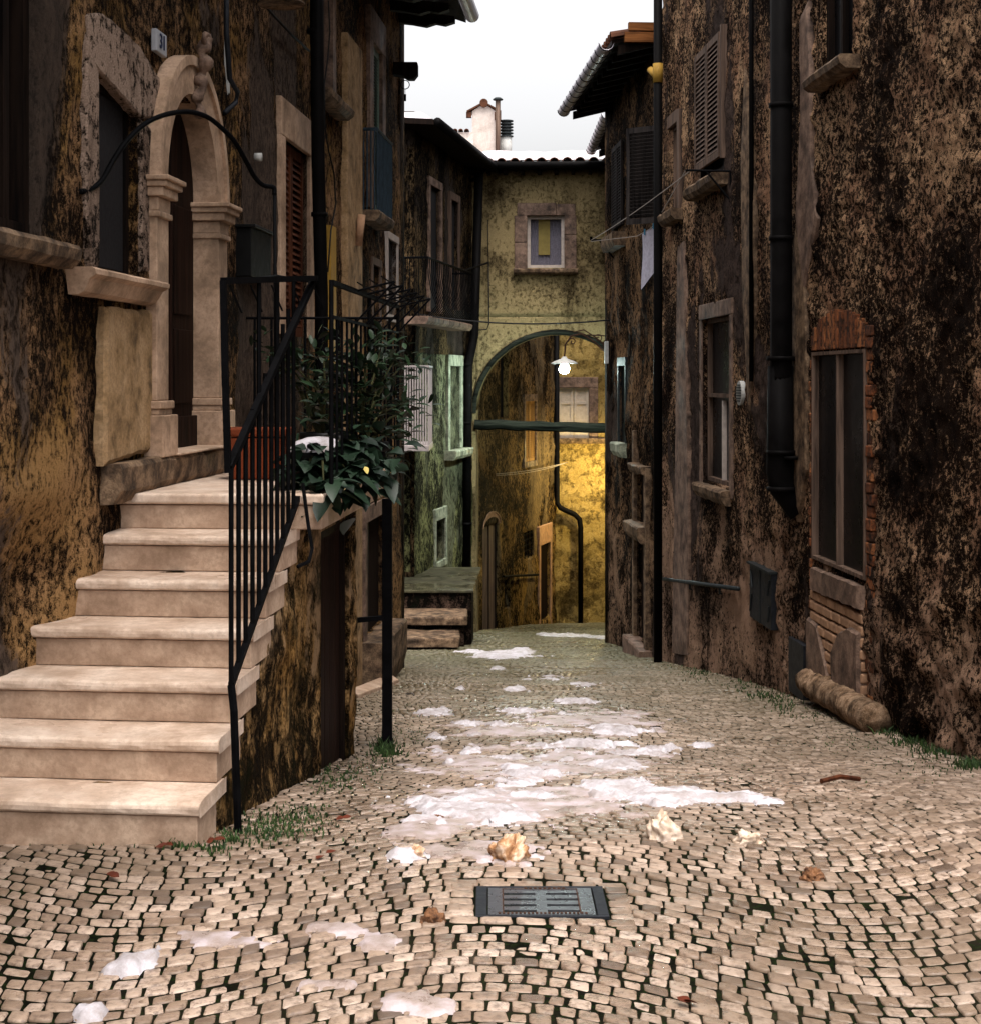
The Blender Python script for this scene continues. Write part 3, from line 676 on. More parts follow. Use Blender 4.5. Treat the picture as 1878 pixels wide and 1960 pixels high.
# pilaster strips, yellow strip, broken tile
mb = MB(); a, b = WL.S(655), WL.S(684); WL.box(mb, a, b, -3.3, WL.Z(655, 60), -.02, .05); obj('pilaster', mb, M['plaster_patch'], HL, False, .01)
mb = MB(); a, b = WL.S(624), WL.S(634); WL.box(mb, a, b, WL.Z(624, 700), WL.Z(624, 430), -.02, .045); obj('painted_strip', mb, M['yellow_paint'], HL)
mb = MB(); c = WL.pt(WL.S(671), WL.Z(671, 470), .07); mb.tube([c, (c[0] + .03, c[1], c[2] + .27)], .035, 10); obj('broken_tile', mb, M['brick_pale'], HL, True)
# down-pipe
mb = MB(); mb.tube([WL.pt(WL.S(598, .14), 3.9, .16), WL.pt(WL.S(607, .13), 1.6, .14), WL.pt(WL.S(616, .12), .6, .12), WL.pt(WL.S(616, .12), -3.1, .12)], .050, 14)
for z in (2.5, 1.2, 0, -1.3):
    p = WL.pt(WL.S(598 + 18 * min(1, max(0, (3.2 - z) / 2.6)), .13), z, .13); mb.tube([(p[0], p[1], z), (p[0], p[1], z + .03)], .060, 14)
obj('downpipe', mb, M['pipe'], HL, True)
# beam stub with hanging ring
mb = MB(); y = 16.3; x0 = WL.pt(WL.len - .4, 0)[0]; z1, z0 = (HZ - 120) * y / F, (HZ - 152) * y / F; xe = (801 - CU) * y / F
prof = [(x0 - .1, z1), (xe - .01, z1), (xe, z1 - .02), (xe, z0 + .05), (xe - .04, z0), (xe - .10, z0 + .0), (xe - .16, z0 + .035), (xe - .24, z0 + .045), (x0 - .1, z0 + .045)]
for yy in (y - .07, y + .07): mb.v += [(a, yy, z) for a, z in prof]
k = len(prof); mb.f = [tuple(range(k)), tuple(range(k, 2 * k))[::-1]] + [(i, i + k, (i + 1) % k + k, (i + 1) % k) for i in range(k)]
bs = obj('beam_stub', mb, M['wood_dark'], HL)
mb = MB(); c = P(776, 194 / 1.0 - 34 + 5, y); c = (c[0], c[1], z0 - .05)
mb.tube([(c[0] + .045 * math.cos(a), c[1], c[2] + .045 * math.sin(a)) for a in [2 * math.pi * i / 18 for i in range(19)]], .005, 5, False)
mb.tube([(c[0], c[1], c[2] - .045), (c[0], c[1], c[2] - .1)], .003, 5); mb.box(c[0] - .012, c[0] + .012, c[1] - .01, c[1] + .01, c[2] - .17, c[2] - .1)
obj('hanging_ring', mb, M['iron'], bs)
# eaves with carved rafters and gutter
rafl = []
for k in range(24):
    s_ = WL.len - .15 - k * .55
    if s_ < 6: break
    for (pa, pb, zz) in ((-.1, .58, 3.95),):
        mb = MB()
        pr = [(-.1, 0), (.60, -.10), (.60, -.16), (.50, -.19), (.40, -.17), (.30, -.20), (.15, -.17), (-.1, -.14)]
        b0 = len(mb.v); mb.v += [WL.pt(s_ - .05, zz + z - .02, o) for o, z in pr] + [WL.pt(s_ + .05, zz + z - .02, o) for o, z in pr]
        q = len(pr); mb.f += [tuple(b0 + i for i in range(q)), tuple(b0 + q + i for i in range(q))[::-1]] + [(b0 + i, b0 + i + q, b0 + (i + 1) % q + q, b0 + (i + 1) % q) for i in range(q)]
        rafl.append(mb)
rfo = MB(); rfo.hexa([WL.pt(4, 3.96, .68), WL.pt(WL.len + .25, 3.96 - .10, .68), WL.pt(WL.len + .25, 4.5, -1.2), WL.pt(4, 4.6, -1.2)][0:4], [WL.pt(4, 4.02, .68), WL.pt(WL.len + .25, 3.93, .68), WL.pt(WL.len + .25, 4.57, -1.2), WL.pt(4, 4.67, -1.2)])
ro = obj('roof', rfo, M['wood_dark'], HL)
for mb in rafl: obj('rafter', mb, M['wood_dark'], ro)
mb = MB(); mb.tube([WL.pt(5, 3.95, .76), WL.pt(WL.len + .1, 3.90, .76)], .075, 14); obj('gutter', mb, M['gutter'], ro, True)

# ================================================================== STAIRCASE
ST = thing('stone_staircase', (-1.4, 6.4, -1.7), 'flight of seven pale limestone steps with black iron railing, leading to the arched door', 'staircase')
RZ = .165; TR = .27; BZ = -1.68
def sx(y): return -1.038 + .086 * (y - 5.6)     # outer side line of the steps
def wx(y): return -2.34 + .0803 * y
SK = -.10                                          # front edges drift back towards the wall
for k in range(1, 7):
    y0 = 5.6 + TR * (k - 1); y1 = y0 + TR + .10; z1 = BZ + RZ * k; th = .048
    def yf(x, y0=y0): return y0 + SK * (x - sx(y0))
    def quad(xl0, xl1, xr0, xr1, ya, yb, z):
        return [(xl0, ya + SK * (xl0 - sx(ya)), z), (xr0, ya, z), (xr1, yb, z), (xl1, yb + SK * (xl1 - sx(yb)), z)]
    xl = wx(y0) - .3
    mb = MB(); zb = z1 - RZ - (.28 if k == 1 else 0) + (0 if k == 1 else .002)
    mb.hexa(quad(xl, xl, sx(y0) - .012, sx(y1) - .012, y0 + .018, y1, zb), quad(xl, xl, sx(y0) - .012, sx(y1) - .012, y0 + .018, y1, z1 - th - .004))
    stp = obj('step', mb, M['limestone'], ST, False, .004)
    mb = MB(); n_ = 40; pr = [(y1 - y0, -th), (y1 - y0, 0), (.10, 0), (.03, -.0005), (.012, -.003), (.003, -.010), (0, -.022), (.001, -th + .010), (.006, -th)]
    for i in range(n_ + 1):
        f_ = i / n_
        for (dy, dz) in pr:
            xx = xl + (sx(y0 + dy) - .006 * (dz < -.012) - xl) * f_ if i < n_ else sx(y0 + dy)
            wz = -.004 * math.exp(-((xx + 1.42) / .22) ** 2) * (dy < .2) + fb((xx, y0 + dy, k), .0018, 5, 3)
            mb.v.append((xx, y0 + dy + SK * (xx - sx(y0)) + (fb((xx, k, dz * 9), .0036, 9, 1) if dy < .05 else 0), z1 + dz + (wz if dz > -.03 else 0)))
    m_ = len(pr)
    for i in range(n_):
        for q in range(m_): mb.f.append((i * m_ + q, (i + 1) * m_ + q, (i + 1) * m_ + (q + 1) % m_, i * m_ + (q + 1) % m_))
    mb.f.append(tuple(n_ * m_ + q for q in range(m_)))
    obj('tread', mb, M['tread'], stp, False, .005)
# landing
LZ = BZ + RZ * 7; y0 = 5.6 + TR * 6
mb = MB(); Lx0, Lx1 = -.765, -.60; Ly1 = 9.7
mb.hexa([(wx(y0) - .3, y0 + .09, LZ - .05), (Lx0, y0, LZ - .05), (Lx1, Ly1, LZ - .05), (wx(Ly1) - .2, Ly1, LZ - .05)], [(wx(y0) - .3, y0 + .09, LZ), (Lx0, y0, LZ), (Lx1, Ly1, LZ), (wx(Ly1) - .2, Ly1, LZ)])
land = obj('landing', mb, M['tread'], ST, False, .014, None, 4)
mb = MB(); mb.hexa([(wx(y0) - .3, y0 + .11, LZ - .165), (Lx0 - .012, y0 + .02, LZ - .165), (Lx1 - .012, Ly1 - .02, LZ - .165), (wx(Ly1) - .2, Ly1 - .02, LZ - .165)], [(wx(y0) - .3, y0 + .11, LZ - .054), (Lx0 - .012, y0 + .02, LZ - .054), (Lx1 - .012, Ly1 - .02, LZ - .054), (wx(Ly1) - .2, Ly1 - .02, LZ - .054)])
obj('landing_beam', mb, M['limestone'], land, False, .006)
# side wall under the stairs with the cellar door
WS = Wall((-1.05 + .0, 5.62), (-.79, 9.2))
def st_top(s_):
    y = WS.pt(s_, 0)[1]; k = int((y - 5.6) / TR)
    return BZ + RZ * min(k, 6) - .002 if k < 6 else LZ - .167
holes = [(WS.S(615), WS.S(668), -2.6, WS.Z(615, 1018))]
def sw(s0, s1, top, hol=()):
    return facade(WS, s0, s1, -2.7, top, hol, .035, .012, 9, .5, 5, None, None, .025, 2.2)
mbs = MB()
for k in range(1, 6):
    a = max(0, (5.6 + TR * k - 5.62) / WS.d.y); b = (5.6 + TR * (k + 1) - 5.62) / WS.d.y
    m_ = sw(a, b, BZ + RZ * k - .002); mbs.add(m_.v, m_.f)
a = (5.6 + TR * 6 - 5.62) / WS.d.y; m_ = sw(a, WS.len, LZ - .167, holes); mbs.add(m_.v, m_.f)
obj('side_wall', mbs, M['sidewall'], ST, True)
h = holes[0]; cd = obj('cellar_door', frame_mb(WS, h[0], h[1], h[2], h[3], -.07, -.02, .05), M['wood_dark'], ST)
mb = MB(); n = 5
for k in range(n):
    a = h[0] + .05 + (h[1] - h[0] - .1) * k / n; WS.box(mb, a, a + (h[1] - h[0] - .1) / n - .006, h[2], h[3] - .05, -.07, -.045)
obj('planks', mb, M['wood_door'], cd, False, .003)
mb = MB(); mb.tube([P(742, 955, 9.45), P(742, 1450, 9.45)], .042, 4); mb.tube([P(742, 1182, 9.45), (-.86, 9.3, P(742, 1182, 9.45)[2])], .02, 4)
obj('support_post', mb, M['iron'], ST)
# railing
RL = obj('railing', (lambda m: (m.tube([P(428, 537, 5.88), P(431, 700, 5.88), P(437, 905, 5.88)], .028, 4, True, .55), m)[1])(MB()), M['iron'], ST)
def bar(name, pts, r, n=6, mat='iron', flat=None):
    mb = MB(); mb.tube(pts, r, n, True, flat); return obj(name, mb, M[mat], RL)
A0 = Vector(P(438, 897, 5.88)); A1 = Vector(P(600, 538, 7.35)); B0 = Vector(P(443, 1312, 5.88)); B1 = Vector(P(572, 950, 7.25))
bar('handrail', [A0, A1], .019, 4); bar('bottom_rail', [B0, B1], .016, 4)
bar('foot_post', [B0, B0 + Vector((.015, -.03, -.09)), Vector((B0.x + .03, 5.86, gz(-1, 5.85) - .02))], .016, 6)
T0 = Vector(P(428, 537, 5.88)); T1 = Vector(P(605, 532, 7.35))
bar('top_rail', [T0, T1], .018, 4)
for k in range(11):
    f = (k + .0) / 11; pb = B0.lerp(B1, f); pt_ = (T0.lerp(T1, f) if k in (4, 7, 10) else A0.lerp(A1, f)); pt_ = Vector((pb.x, pb.y, pt_.z))
    bar('baluster', [pb, pt_], .0095, 6)
# landing side rail
C0 = Vector((Lx0 + .03, 7.25, .455)); C1 = Vector((Lx1 + .03, 9.68, .455)); zl = LZ - .12
bar('landing_rail', [C0, C1], .016, 4); bar('second_rail', [C0 - Vector((0, 0, .16)), C1 - Vector((0, 0, .16))], .011, 4)
bar('base_rail', [Vector((C0.x, C0.y, LZ + .05)), Vector((C1.x, C1.y, LZ + .05))], .011, 4)
for k in range(17):
    f = k / 16; p = C0.lerp(C1, f); bar('baluster', [Vector((p.x, p.y, LZ if k % 8 == 0 else LZ + .05)), p - Vector((0, 0, 0 if k % 8 == 0 else .16))], .011 if k % 8 == 0 else .0065, 6)
D0 = Vector((wx(9.66) + .06, 9.66, .385))
bar('back_rail', [D0, Vector((C1.x, 9.68, .385))], .009, 6)
for k in range(9):
    p = D0.lerp(Vector((C1.x, 9.68, .385)), (k + .5) / 9); bar('baluster', [Vector((p.x, p.y, LZ)), p], .008, 6)
bar('side_scroll', [Vector(P(580, 925, 7.2)), Vector(P(590, 1000, 7.15)), Vector(P(598, 1050, 7.1)), Vector(P(592, 1075, 7.05)), Vector(P(570, 1085, 7.0))], .009, 6)
# drying-rack arms fixed along the top of the rail, with wires
for k in range(6):
    f = .30 + k * .14; p = C0.lerp(C1, f); q = p + Vector((.20, 0, .05)); bar('bracket', [p - Vector((0, 0, .16)), q], .006, 5); bar('bracket', [p, q], .006, 5)
for o in (.07, .13, .19):
    bar('wire', sag(C0 + Vector((o, .6, .02 + o * .25)), C1 + Vector((o, .3, .02 + o * .25)), .02), .004, 5)
# rack over the inner side near the arch post
for k in range(5):
    f = k / 4; p = Vector(P(440 + 40 * k, 545, 7.4 + .3 * k)); bar('bracket', [p, p + Vector((.05, .05, -.13))], .005, 5)
bar('wire', [Vector(P(432, 541, 6.2)), Vector(P(530, 528, 7.6)), Vector(P(604, 540, 8.2))], .008, 5)

# bent iron arch over the landing
AR = MB(); pts = [(155, 366, 6.72), (172, 362, 6.8), (195, 345, 6.9), (215, 310, 7.0), (240, 272, 7.1), (275, 238, 7.25), (315, 219, 7.4), (360, 213, 7.55), (395, 222, 7.65), (420, 240, 7.75), (448, 268, 7.85), (470, 305, 7.95), (488, 338, 8.05), (505, 354, 8.1), (524, 358, 8.15), (526, 372, 8.15)]
sp_ = []
pv = [Vector(P(*p)) for p in pts]
for i in range(len(pv) - 1):
    a, b, c, d = pv[max(i - 1, 0)], pv[i], pv[i + 1], pv[min(i + 2, len(pv) - 1)]
    for k in range(4):
        t_ = k / 4; sp_.append(.5 * ((2 * b) + (c - a) * t_ + (2 * a - 5 * b + 4 * c - d) * t_ ** 2 + (3 * b - a - 3 * c + d) * t_ ** 3))
sp_.append(pv[-1]); AR.tube(sp_, .0125, 8)
e = pv[-1]; AR.tube([e + Vector((0, 0, .01)), Vector((e.x + .01, e.y, LZ))], .009, 8)
AR.tube([pv[0], WL.pt(WL.S(150), pv[0].z, 0)], .012, 8)
arch_o = obj('awning_hoop', AR, M['iron'], None, True); tag(arch_o, 'thin bent black iron hoop arching from the wall over the landing', 'iron hoop')

# ================================================================== RIGHT HOUSE
WR = Wall((3.29 - .063 * -4, -4), (3.29 - .063 * 23.5, 23.5), True)
JS = WR.S(1266)                                   # where the tall near house meets the lower far one
HR = thing('stone_house', (3.2, 12, -2.6), 'tall right-hand house of crusty dark render with a thick black drainpipe', 'house')
hr = {}
def rr(u0, u1, vt, vb, ref=None):                 # u0 < u1 ; s falls as u grows
    r_ = ref or u0; return (WR.S(u1), WR.S(u0), WR.Z(r_, vb), WR.Z(r_, vt))
hr['top'] = rr(1575, 1632, -150, 150, 1575)
hr['big'] = rr(1558, 1660, 674, 1068)
hr['w2'] = rr(1345, 1398, 612, 918)
hr['sh'] = rr(1340, 1386, 112, 352)
hr['cur'] = rr(1287, 1303, 245, 410)
hr['niche'] = rr(1290 - 20, 1293 - 20, 100, 110)
del hr['niche']
mb = facade(WR, WR.S(2600), WR.S(1500), -3.0, 6.2, [h for h in hr.values() if h[1] < WR.S(1500) + .01], .042, .034, 10, .3, 11, None, None, .025, 1.3, True, rubble)
mb2 = facade(WR, WR.S(1500), JS, -4.0, 6.2, [h for h in hr.values() if h[0] > WR.S(1500) - .01], .06, .028, 9, .3, 11, None, None, .025, 1.3)
mb.add(mb2.v, mb2.f)
wall_r = obj('wall', mb, M['crust'], HR, True)
# upper window
h = hr['top']; wi = obj('window', frame_mb(WR, h[0], h[1], h[2], h[3], -.08, -.03, .05, 1), M['wood_dark'], HR)
obj('pane', slab_mb(WR, h[0], h[1], h[2], h[3], -.27, -.082), M['glass_dark'], wi)
obj('sill', rough_box(WR, h[0] - .16, h[1] + .05, h[2] - .10, h[2], -.02, .15, 14, .008), M['sill'], wi)
# tall twin-leaf window, brick relieving arch, brick jamb
h = hr['big']; wi = obj('window', frame_mb(WR, h[0], h[1], h[2], h[3], -.05, .022, .026, 1), M['wood_grey'], HR)
obj('pane', slab_mb(WR, h[0] + .03, h[1] - .03, h[2] + .03, h[3] - .03, -.06, -.03), M['glass_dark'], wi)
mb = MB(); c = (h[0] + h[1]) / 2; hwid = (h[1] - h[0]) / 2 + .06; nb = 17
for k in range(nb):
    f0, f1 = k / nb, (k + .78) / nb
    a0, a1 = c - hwid + 2 * hwid * f0, c - hwid + 2 * hwid * f1
    top = h[3] + .03 + .27 * math.sqrt(max(0.03, 1 - ((a0 + a1) / 2 - c) ** 2 / hwid ** 2)); 
    WR.box(mb, a0, a1, h[3] + .012, top + random.uniform(-.01, .01), -.03, .022 + random.uniform(-.010, .008))
obj('brick_arch', mb, M['brick'], wi, False, .006)
mb = MB(); z = -2.4; a1 = h[0] - .004
while z < h[3] + .1:
    dz = random.uniform(.075, .09); w_ = random.uniform(.10, .17); WR.box(mb, a1 - w_, a1, z, z + dz - .008, -.04, .016 + random.uniform(-.014, .008)); z += dz
obj('brick_jamb', mb, M['brick'], wi, False, .008); mb = MB()
z = -2.45; a0 = h[1] + .004
while z < h[3] - .1:
    dz = random.uniform(.075, .09); w_ = random.uniform(.02, .07); WR.box(mb, a0, a0 + w_, z, z + dz - .01, -.04, .026 + random.uniform(-.012, .006)); z += dz
obj('brick_jamb', mb, M['brick'], wi, False, .008)
mb = MB(); z = -2.35; row = 0
while z < h[2] - .30:
    a = h[0] + .0 + (row % 2) * -.1; 
    while a < h[1]:
        w_ = random.uniform(.19, .25); lo = max(a, h[0] + .01); hi = min(a + w_ - .014, h[1] - .01)
        if hi - lo > .04: WR.box(mb, lo, hi, z, z + .068, -.04, .040 + random.uniform(-.004, .006))
        a += w_
    z += .082; row += 1
obj('brick_infill', mb, M['brick_pale'], wi, False, .012)
def wpatch(pts, o, mat, name='plaster_patch', seed=0): return obj(name, patch_mb(WR, pts, o, seed), M[mat], HR)
wpatch([(1562, 1085), (1658, 1122), (1658, 1168), (1562, 1128)], .06, 'surround', seed=2)
wpatch([(1606, 1340), (1604, 1250), (1620, 1208), (1640, 1200), (1658, 1212), (1658, 1360)], .066, 'surround', seed=5)
wpatch([(1556, 1180), (1575, 1195), (1596, 1290), (1600, 1350), (1556, 1330)], .058, 'surround', seed=8)
# lower far window with pale reveal and thick sill
h = hr['w2']; wi = obj('window', frame_mb(WR, h[0], h[1], h[2], h[3], -.10, -.05, .04, 0, (h[2] + (h[3] - h[2]) * .53,)), M['wood_grey'], HR)
mb = MB(); c = (h[0] + h[1]) / 2 - .05; WR.box(mb, c, c + .03, h[2], h[2] + (h[3] - h[2]) * .5, -.10, -.055); obj('mullion', mb, M['white_paint'], wi)
obj('pane', slab_mb(WR, h[0], h[1], h[2], h[3], -.16, -.102), M['glass_dark'], wi)
obj('sill', rough_box(WR, h[0] - .05, h[1] + .05, h[2] - .17, h[2] - .0, -.25, .11, 12, .012, .03), M['sill'], wi)
obj('surround', surround_mb(WR, h[0], h[1], h[2] - .1, h[3], .13, .018, .16, False), M['surround'], wi, False, .01)
# upper shutters, closed
h = hr['sh']; ce = (h[0] + h[1]) / 2; wi = obj('window', frame_mb(WR, h[0], h[1], h[2] , h[3], -.12, .0, .04), M['wood_dark'], HR)
for a, b in ((h[0] - .02, ce - .01), (ce + .0, h[1])): obj('shutter', shutter_mb(WR, a, b, h[2] + .12, h[3] + .02, .03, 22), M['wood_grey'], wi)
obj('pane', slab_mb(WR, h[0], h[1], h[2], h[3], -.27, -.15), M['black'], wi)
mb = MB(); WR.box(mb, h[0] - .09, h[0] - .03, h[2] + .1, h[3] + .08, -.03, .05); obj('side_board', mb, M['wood_grey'], wi)
obj('sill', rough_box(WR, h[0] - .18, h[1] + .14, h[2] - .17, h[2] - .05, -.02, .17, 10, .014), M['sill'], wi)
# curtained window with an opened shutter
h = hr['cur']; wi = obj('window', frame_mb(WR, h[0], h[1], h[2], h[3], -.06, -.01, .04), M['wood_grey'], HR)
obj('curtain', slab_mb(WR, h[0], h[1], h[2], h[3], -.27, -.062), M['cream_shutter'], wi)
mb = MB(); WR.box(mb, h[0] - .14, h[0], h[2], h[3] + .12, -.03, .05); WR.box(mb, h[0], h[1] + .1, h[3], h[3] + .14, -.03, .05); obj('surround', mb, M['wood_grey'], wi)
obj('sill', rough_box(WR, h[0] - .2, h[1] + .12, h[2] - .13, h[2], -.02, .16, 8, .012), M['sill'], wi)
# thick drainpipe
mb = MB(); s_ = WR.S(1495, .14); o = .14; r_ = .088
mb.tube([WR.pt(s_, 6, o), WR.pt(s_, WR.Z(1495, 720, .14), o), WR.pt(s_ + .01, WR.Z(1495, 725, .14), o + .01)], r_, 18)
mb.tube([WR.pt(s_ + .02, WR.Z(1495, 700, .14), o), WR.pt(s_ + .03, WR.Z(1495, 905, .14), o), WR.pt(s_ + .05, WR.Z(1495, 935, .14), o - .02), WR.pt(s_ - .02, WR.Z(1495, 985, .14), o - .14)], [r_ + .014, r_ + .022, r_ + .018, r_ - .01], 18)
for v in (-100, 205, 460, 690, 870, 940):
    z = WR.Z(1495, v, .14); mb.tube([WR.pt(s_, z, o), WR.pt(s_, z + .035, o)], r_ + (.028 if v > 600 else .012), 18)
WR.box(mb, s_ - .12, s_ + .16, WR.Z(1495, 872), WR.Z(1495, 866), -.02, o)
obj('drainpipe', mb, M['pipe'], HR, True)
mb = MB(); s_ = WR.S(1438, .05); mb.tube([WR.pt(s_, 6, .05), WR.pt(s_, WR.Z(1438, 730), .05)], .022, 8); obj('conduit', mb, M['pipe'], HR, True)
mb = MB(); c = WR.pt(WR.S(1421), WR.Z(1421, 752), .0); 
mb.tube([WR.pt(WR.S(1421), WR.Z(1421, 752), -.01), WR.pt(WR.S(1421), WR.Z(1421, 752), .035)], .115, 22)
vn = obj('air_vent', mb, M['white_plastic'], HR)
mb = MB()
for k in range(7):
    z = WR.Z(1421, 752) - .08 + k * .025; hw2 = math.sqrt(max(0, .10 ** 2 - (z - WR.Z(1421, 752)) ** 2)); WR.box(mb, WR.S(1421) - hw2, WR.S(1421) + hw2, z, z + .01, .036, .042)
obj('slots', mb, M['pipe_grey'], vn)
# meter cabinet with riveted straps, small hatch
mb = MB(); a, b = WR.S(1486), WR.S(1444); z0, z1 = WR.Z(1444, 1180), WR.Z(1444, 1078); WR.box(mb, a, b, z0, z1, -.02, .045)
mc = obj('meter_cabinet', mb, M['iron_grey'], HR, False, .004)
mb = MB(); WR.box(mb, a - .015, b + .015, z1, z1 + .018, -.02, .07); ce = (a + b) / 2
WR.box(mb, ce - .006, ce + .006, z0, z1, .046, .052)
for (sa_, sb_, za, zb) in ((a + .05, a + .12, z1 - .06, z1 - .2), (b - .06, b - .12, z1 - .05, z1 - .2), (a + .06, a + .10, z0 + .2, z0 + .06), (b - .10, b - .04, z0 + .22, z0 + .06)):
    mb.tube([WR.pt(sa_, za, .052), WR.pt(sb_, zb, .052)], .008, 5)
obj('straps', mb, M['pipe_grey'], mc)
mb = MB(); a, b = WR.S(1546), WR.S(1517); WR.box(mb, a, b, WR.Z(1517, 1322), WR.Z(1517, 1218), -.03, .035); obj('cellar_hatch', mb, M['iron_grey'], HR, False, .004)
# pale plaster strips (repairs)
for i, pts in enumerate(([(1300, 470), (1312, 460), (1318, 700), (1322, 1000), (1318, 1255), (1290, 1250), (1296, 900)],
                         [(1515, 560), (1530, 420), (1545, 500), (1552, 700), (1548, 900), (1530, 1000), (1520, 830)],
                         [(1538, 30), (1552, 0), (1558, 120), (1560, 300), (1570, 420), (1545, 560), (1530, 420), (1540, 220)],
                         [(1425, 300), (1432, 120), (1444, 240), (1452, 420), (1446, 640), (1440, 800), (1428, 560)]))  :
    wpatch(pts, .030 + .004 * i, 'surround' if i % 2 == 0 else 'sill', seed=20 + i)

# worn column drum lying at the wall foot
a = Vector(ground_at(1548, 1345)); b = Vector(ground_at(1688, 1402)); a.z += .10; b.z += .06
a = Vector(P(1548, 1305, a.y)); b = Vector(P(1675, 1378, b.y))
mb = MB(); n = 40; pts = [a.lerp(b, i / n) + Vector((noise.noise(Vector((i * .5, 0, 0))) * .01, 0, noise.noise(Vector((i * .4, 5, 0))) * .012)) for i in range(n + 1)]
mb.tube(pts, [.105 + .012 * noise.noise(Vector((i * .8, 2, 2))) for i in range(n + 1)], 20)
mb.v = [tuple(Vector(v) + Vector((fb(v, .016, 9), fb(v, .012, 9, 4), fb(v, .018, 11, 8)))) for v in mb.v]
lg = obj('stone_column_drum', mb, M['log'], None, True); tag(lg, 'round worn length of stone column lying at the foot of the right wall', 'stone column')

# far (lower) right house, from the black pipe to the corner
HF = thing('stone_house', (2.2, 21.5, -3.7), 'lower dark house at the right corner with overhanging eaves and shiny gutter', 'house')
hf = {}
hf['shut'] = rr(1177, 1195, 285, 440)
hf['slit'] = rr(1186, 1199, 700, 845)
hf['niche'] = rr(1219, 1240, 905, 1225, 1225)
obj('wall', facade(WR, JS + .002, WR.len, -4.6, 4.2, list(hf.values()), .09, .028, 7, .26, 21, None, None, .05, 1.2), M['crust_far'], HF, True)
Wce = Wall((WR.pt(WR.len, 0)[0], 23.5), (5.2, 24.0))
obj('end_wall', facade(Wce, .0, 3.2, -4.6, 4.2, (), .2, .03, 5, .2, 23), M['crust_far'], HF, True)
h = hf['shut']; ce = (h[0] + h[1]) / 2; wi = obj('window', frame_mb(WR, h[0], h[1], h[2], h[3], -.1, .01, .04), M['wood_dark'], HF)
for a, b in ((h[0], ce - .004), (ce + .004, h[1])): obj('shutter', shutter_mb(WR, a, b, h[2], h[3], .02, 24), M['wood_black'], wi)
obj('sill', rough_box(WR, h[0] - .15, h[1] + .2, h[2] - .32, h[2] - .12, -.02, .20, 8, .01), M['sill'], wi); obj('pane', slab_mb(WR, h[0], h[1], h[2], h[3], -.25, -.15), M['black'], wi)
h = hf['slit']; wi = obj('window', surround_mb(WR, h[0], h[1], h[2], h[3], .06, .03, .12, False), M['pipe_grey'], HF); obj('pane', slab_mb(WR, h[0], h[1], h[2], h[3], -.2, -.03), M['glass_dark'], wi)
obj('sill', rough_box(WR, h[0] - .1, h[1] + .1, h[2] - .2, h[2], -.02, .13, 6, .012), M['greensill'], wi)
h = hf['niche']; dd = obj('doorway', slab_mb(WR, h[0], h[1], h[2], h[3], -.2, -.06), M['wood_dark'], HF)
obj('pilaster', slab_mb(WR, h[0] - .16, h[0], h[2], h[3] + .1, -.03, .06), M['sill'], dd, False, .01); obj('pilaster', slab_mb(WR, h[1], h[1] + .14, h[2], h[3] * .55, -.03, .05), M['sill'], dd, False, .01)
obj('shelf', rough_box(WR, h[0] - .1, h[1] + .25, WR.Z(1225, 1030), WR.Z(1225, 1000), -.03, .16, 7, .02), M['sill'], dd)
obj('lintel', rough_box(WR, h[0] - .1, h[1] + .1, h[3], h[3] + .12, -.03, .12, 7, .02), M['sill'], dd)
obj('base_stone', rough_box(WR, h[0] - .25, h[1] + .22, h[2] - .7, h[2], -.03, .16, 8, .02), M['surround'], dd)
# opened louvred shutter standing off the wall
hp = WR.pt(WR.S(1264), 0, .03); ang = Vector((-.42, .32, 0)).normalized()
Wsh = Wall((hp[0], hp[1]), (hp[0] + ang.x, hp[1] + ang.y)); sz0, sz1 = (HZ - 425) * hp[1] / F, (HZ - 238) * hp[1] / F
sw_o = obj('open_shutter', shutter_mb(Wsh, 0, .46, sz0, sz1, 0, 24), M['wood_black'], HF)
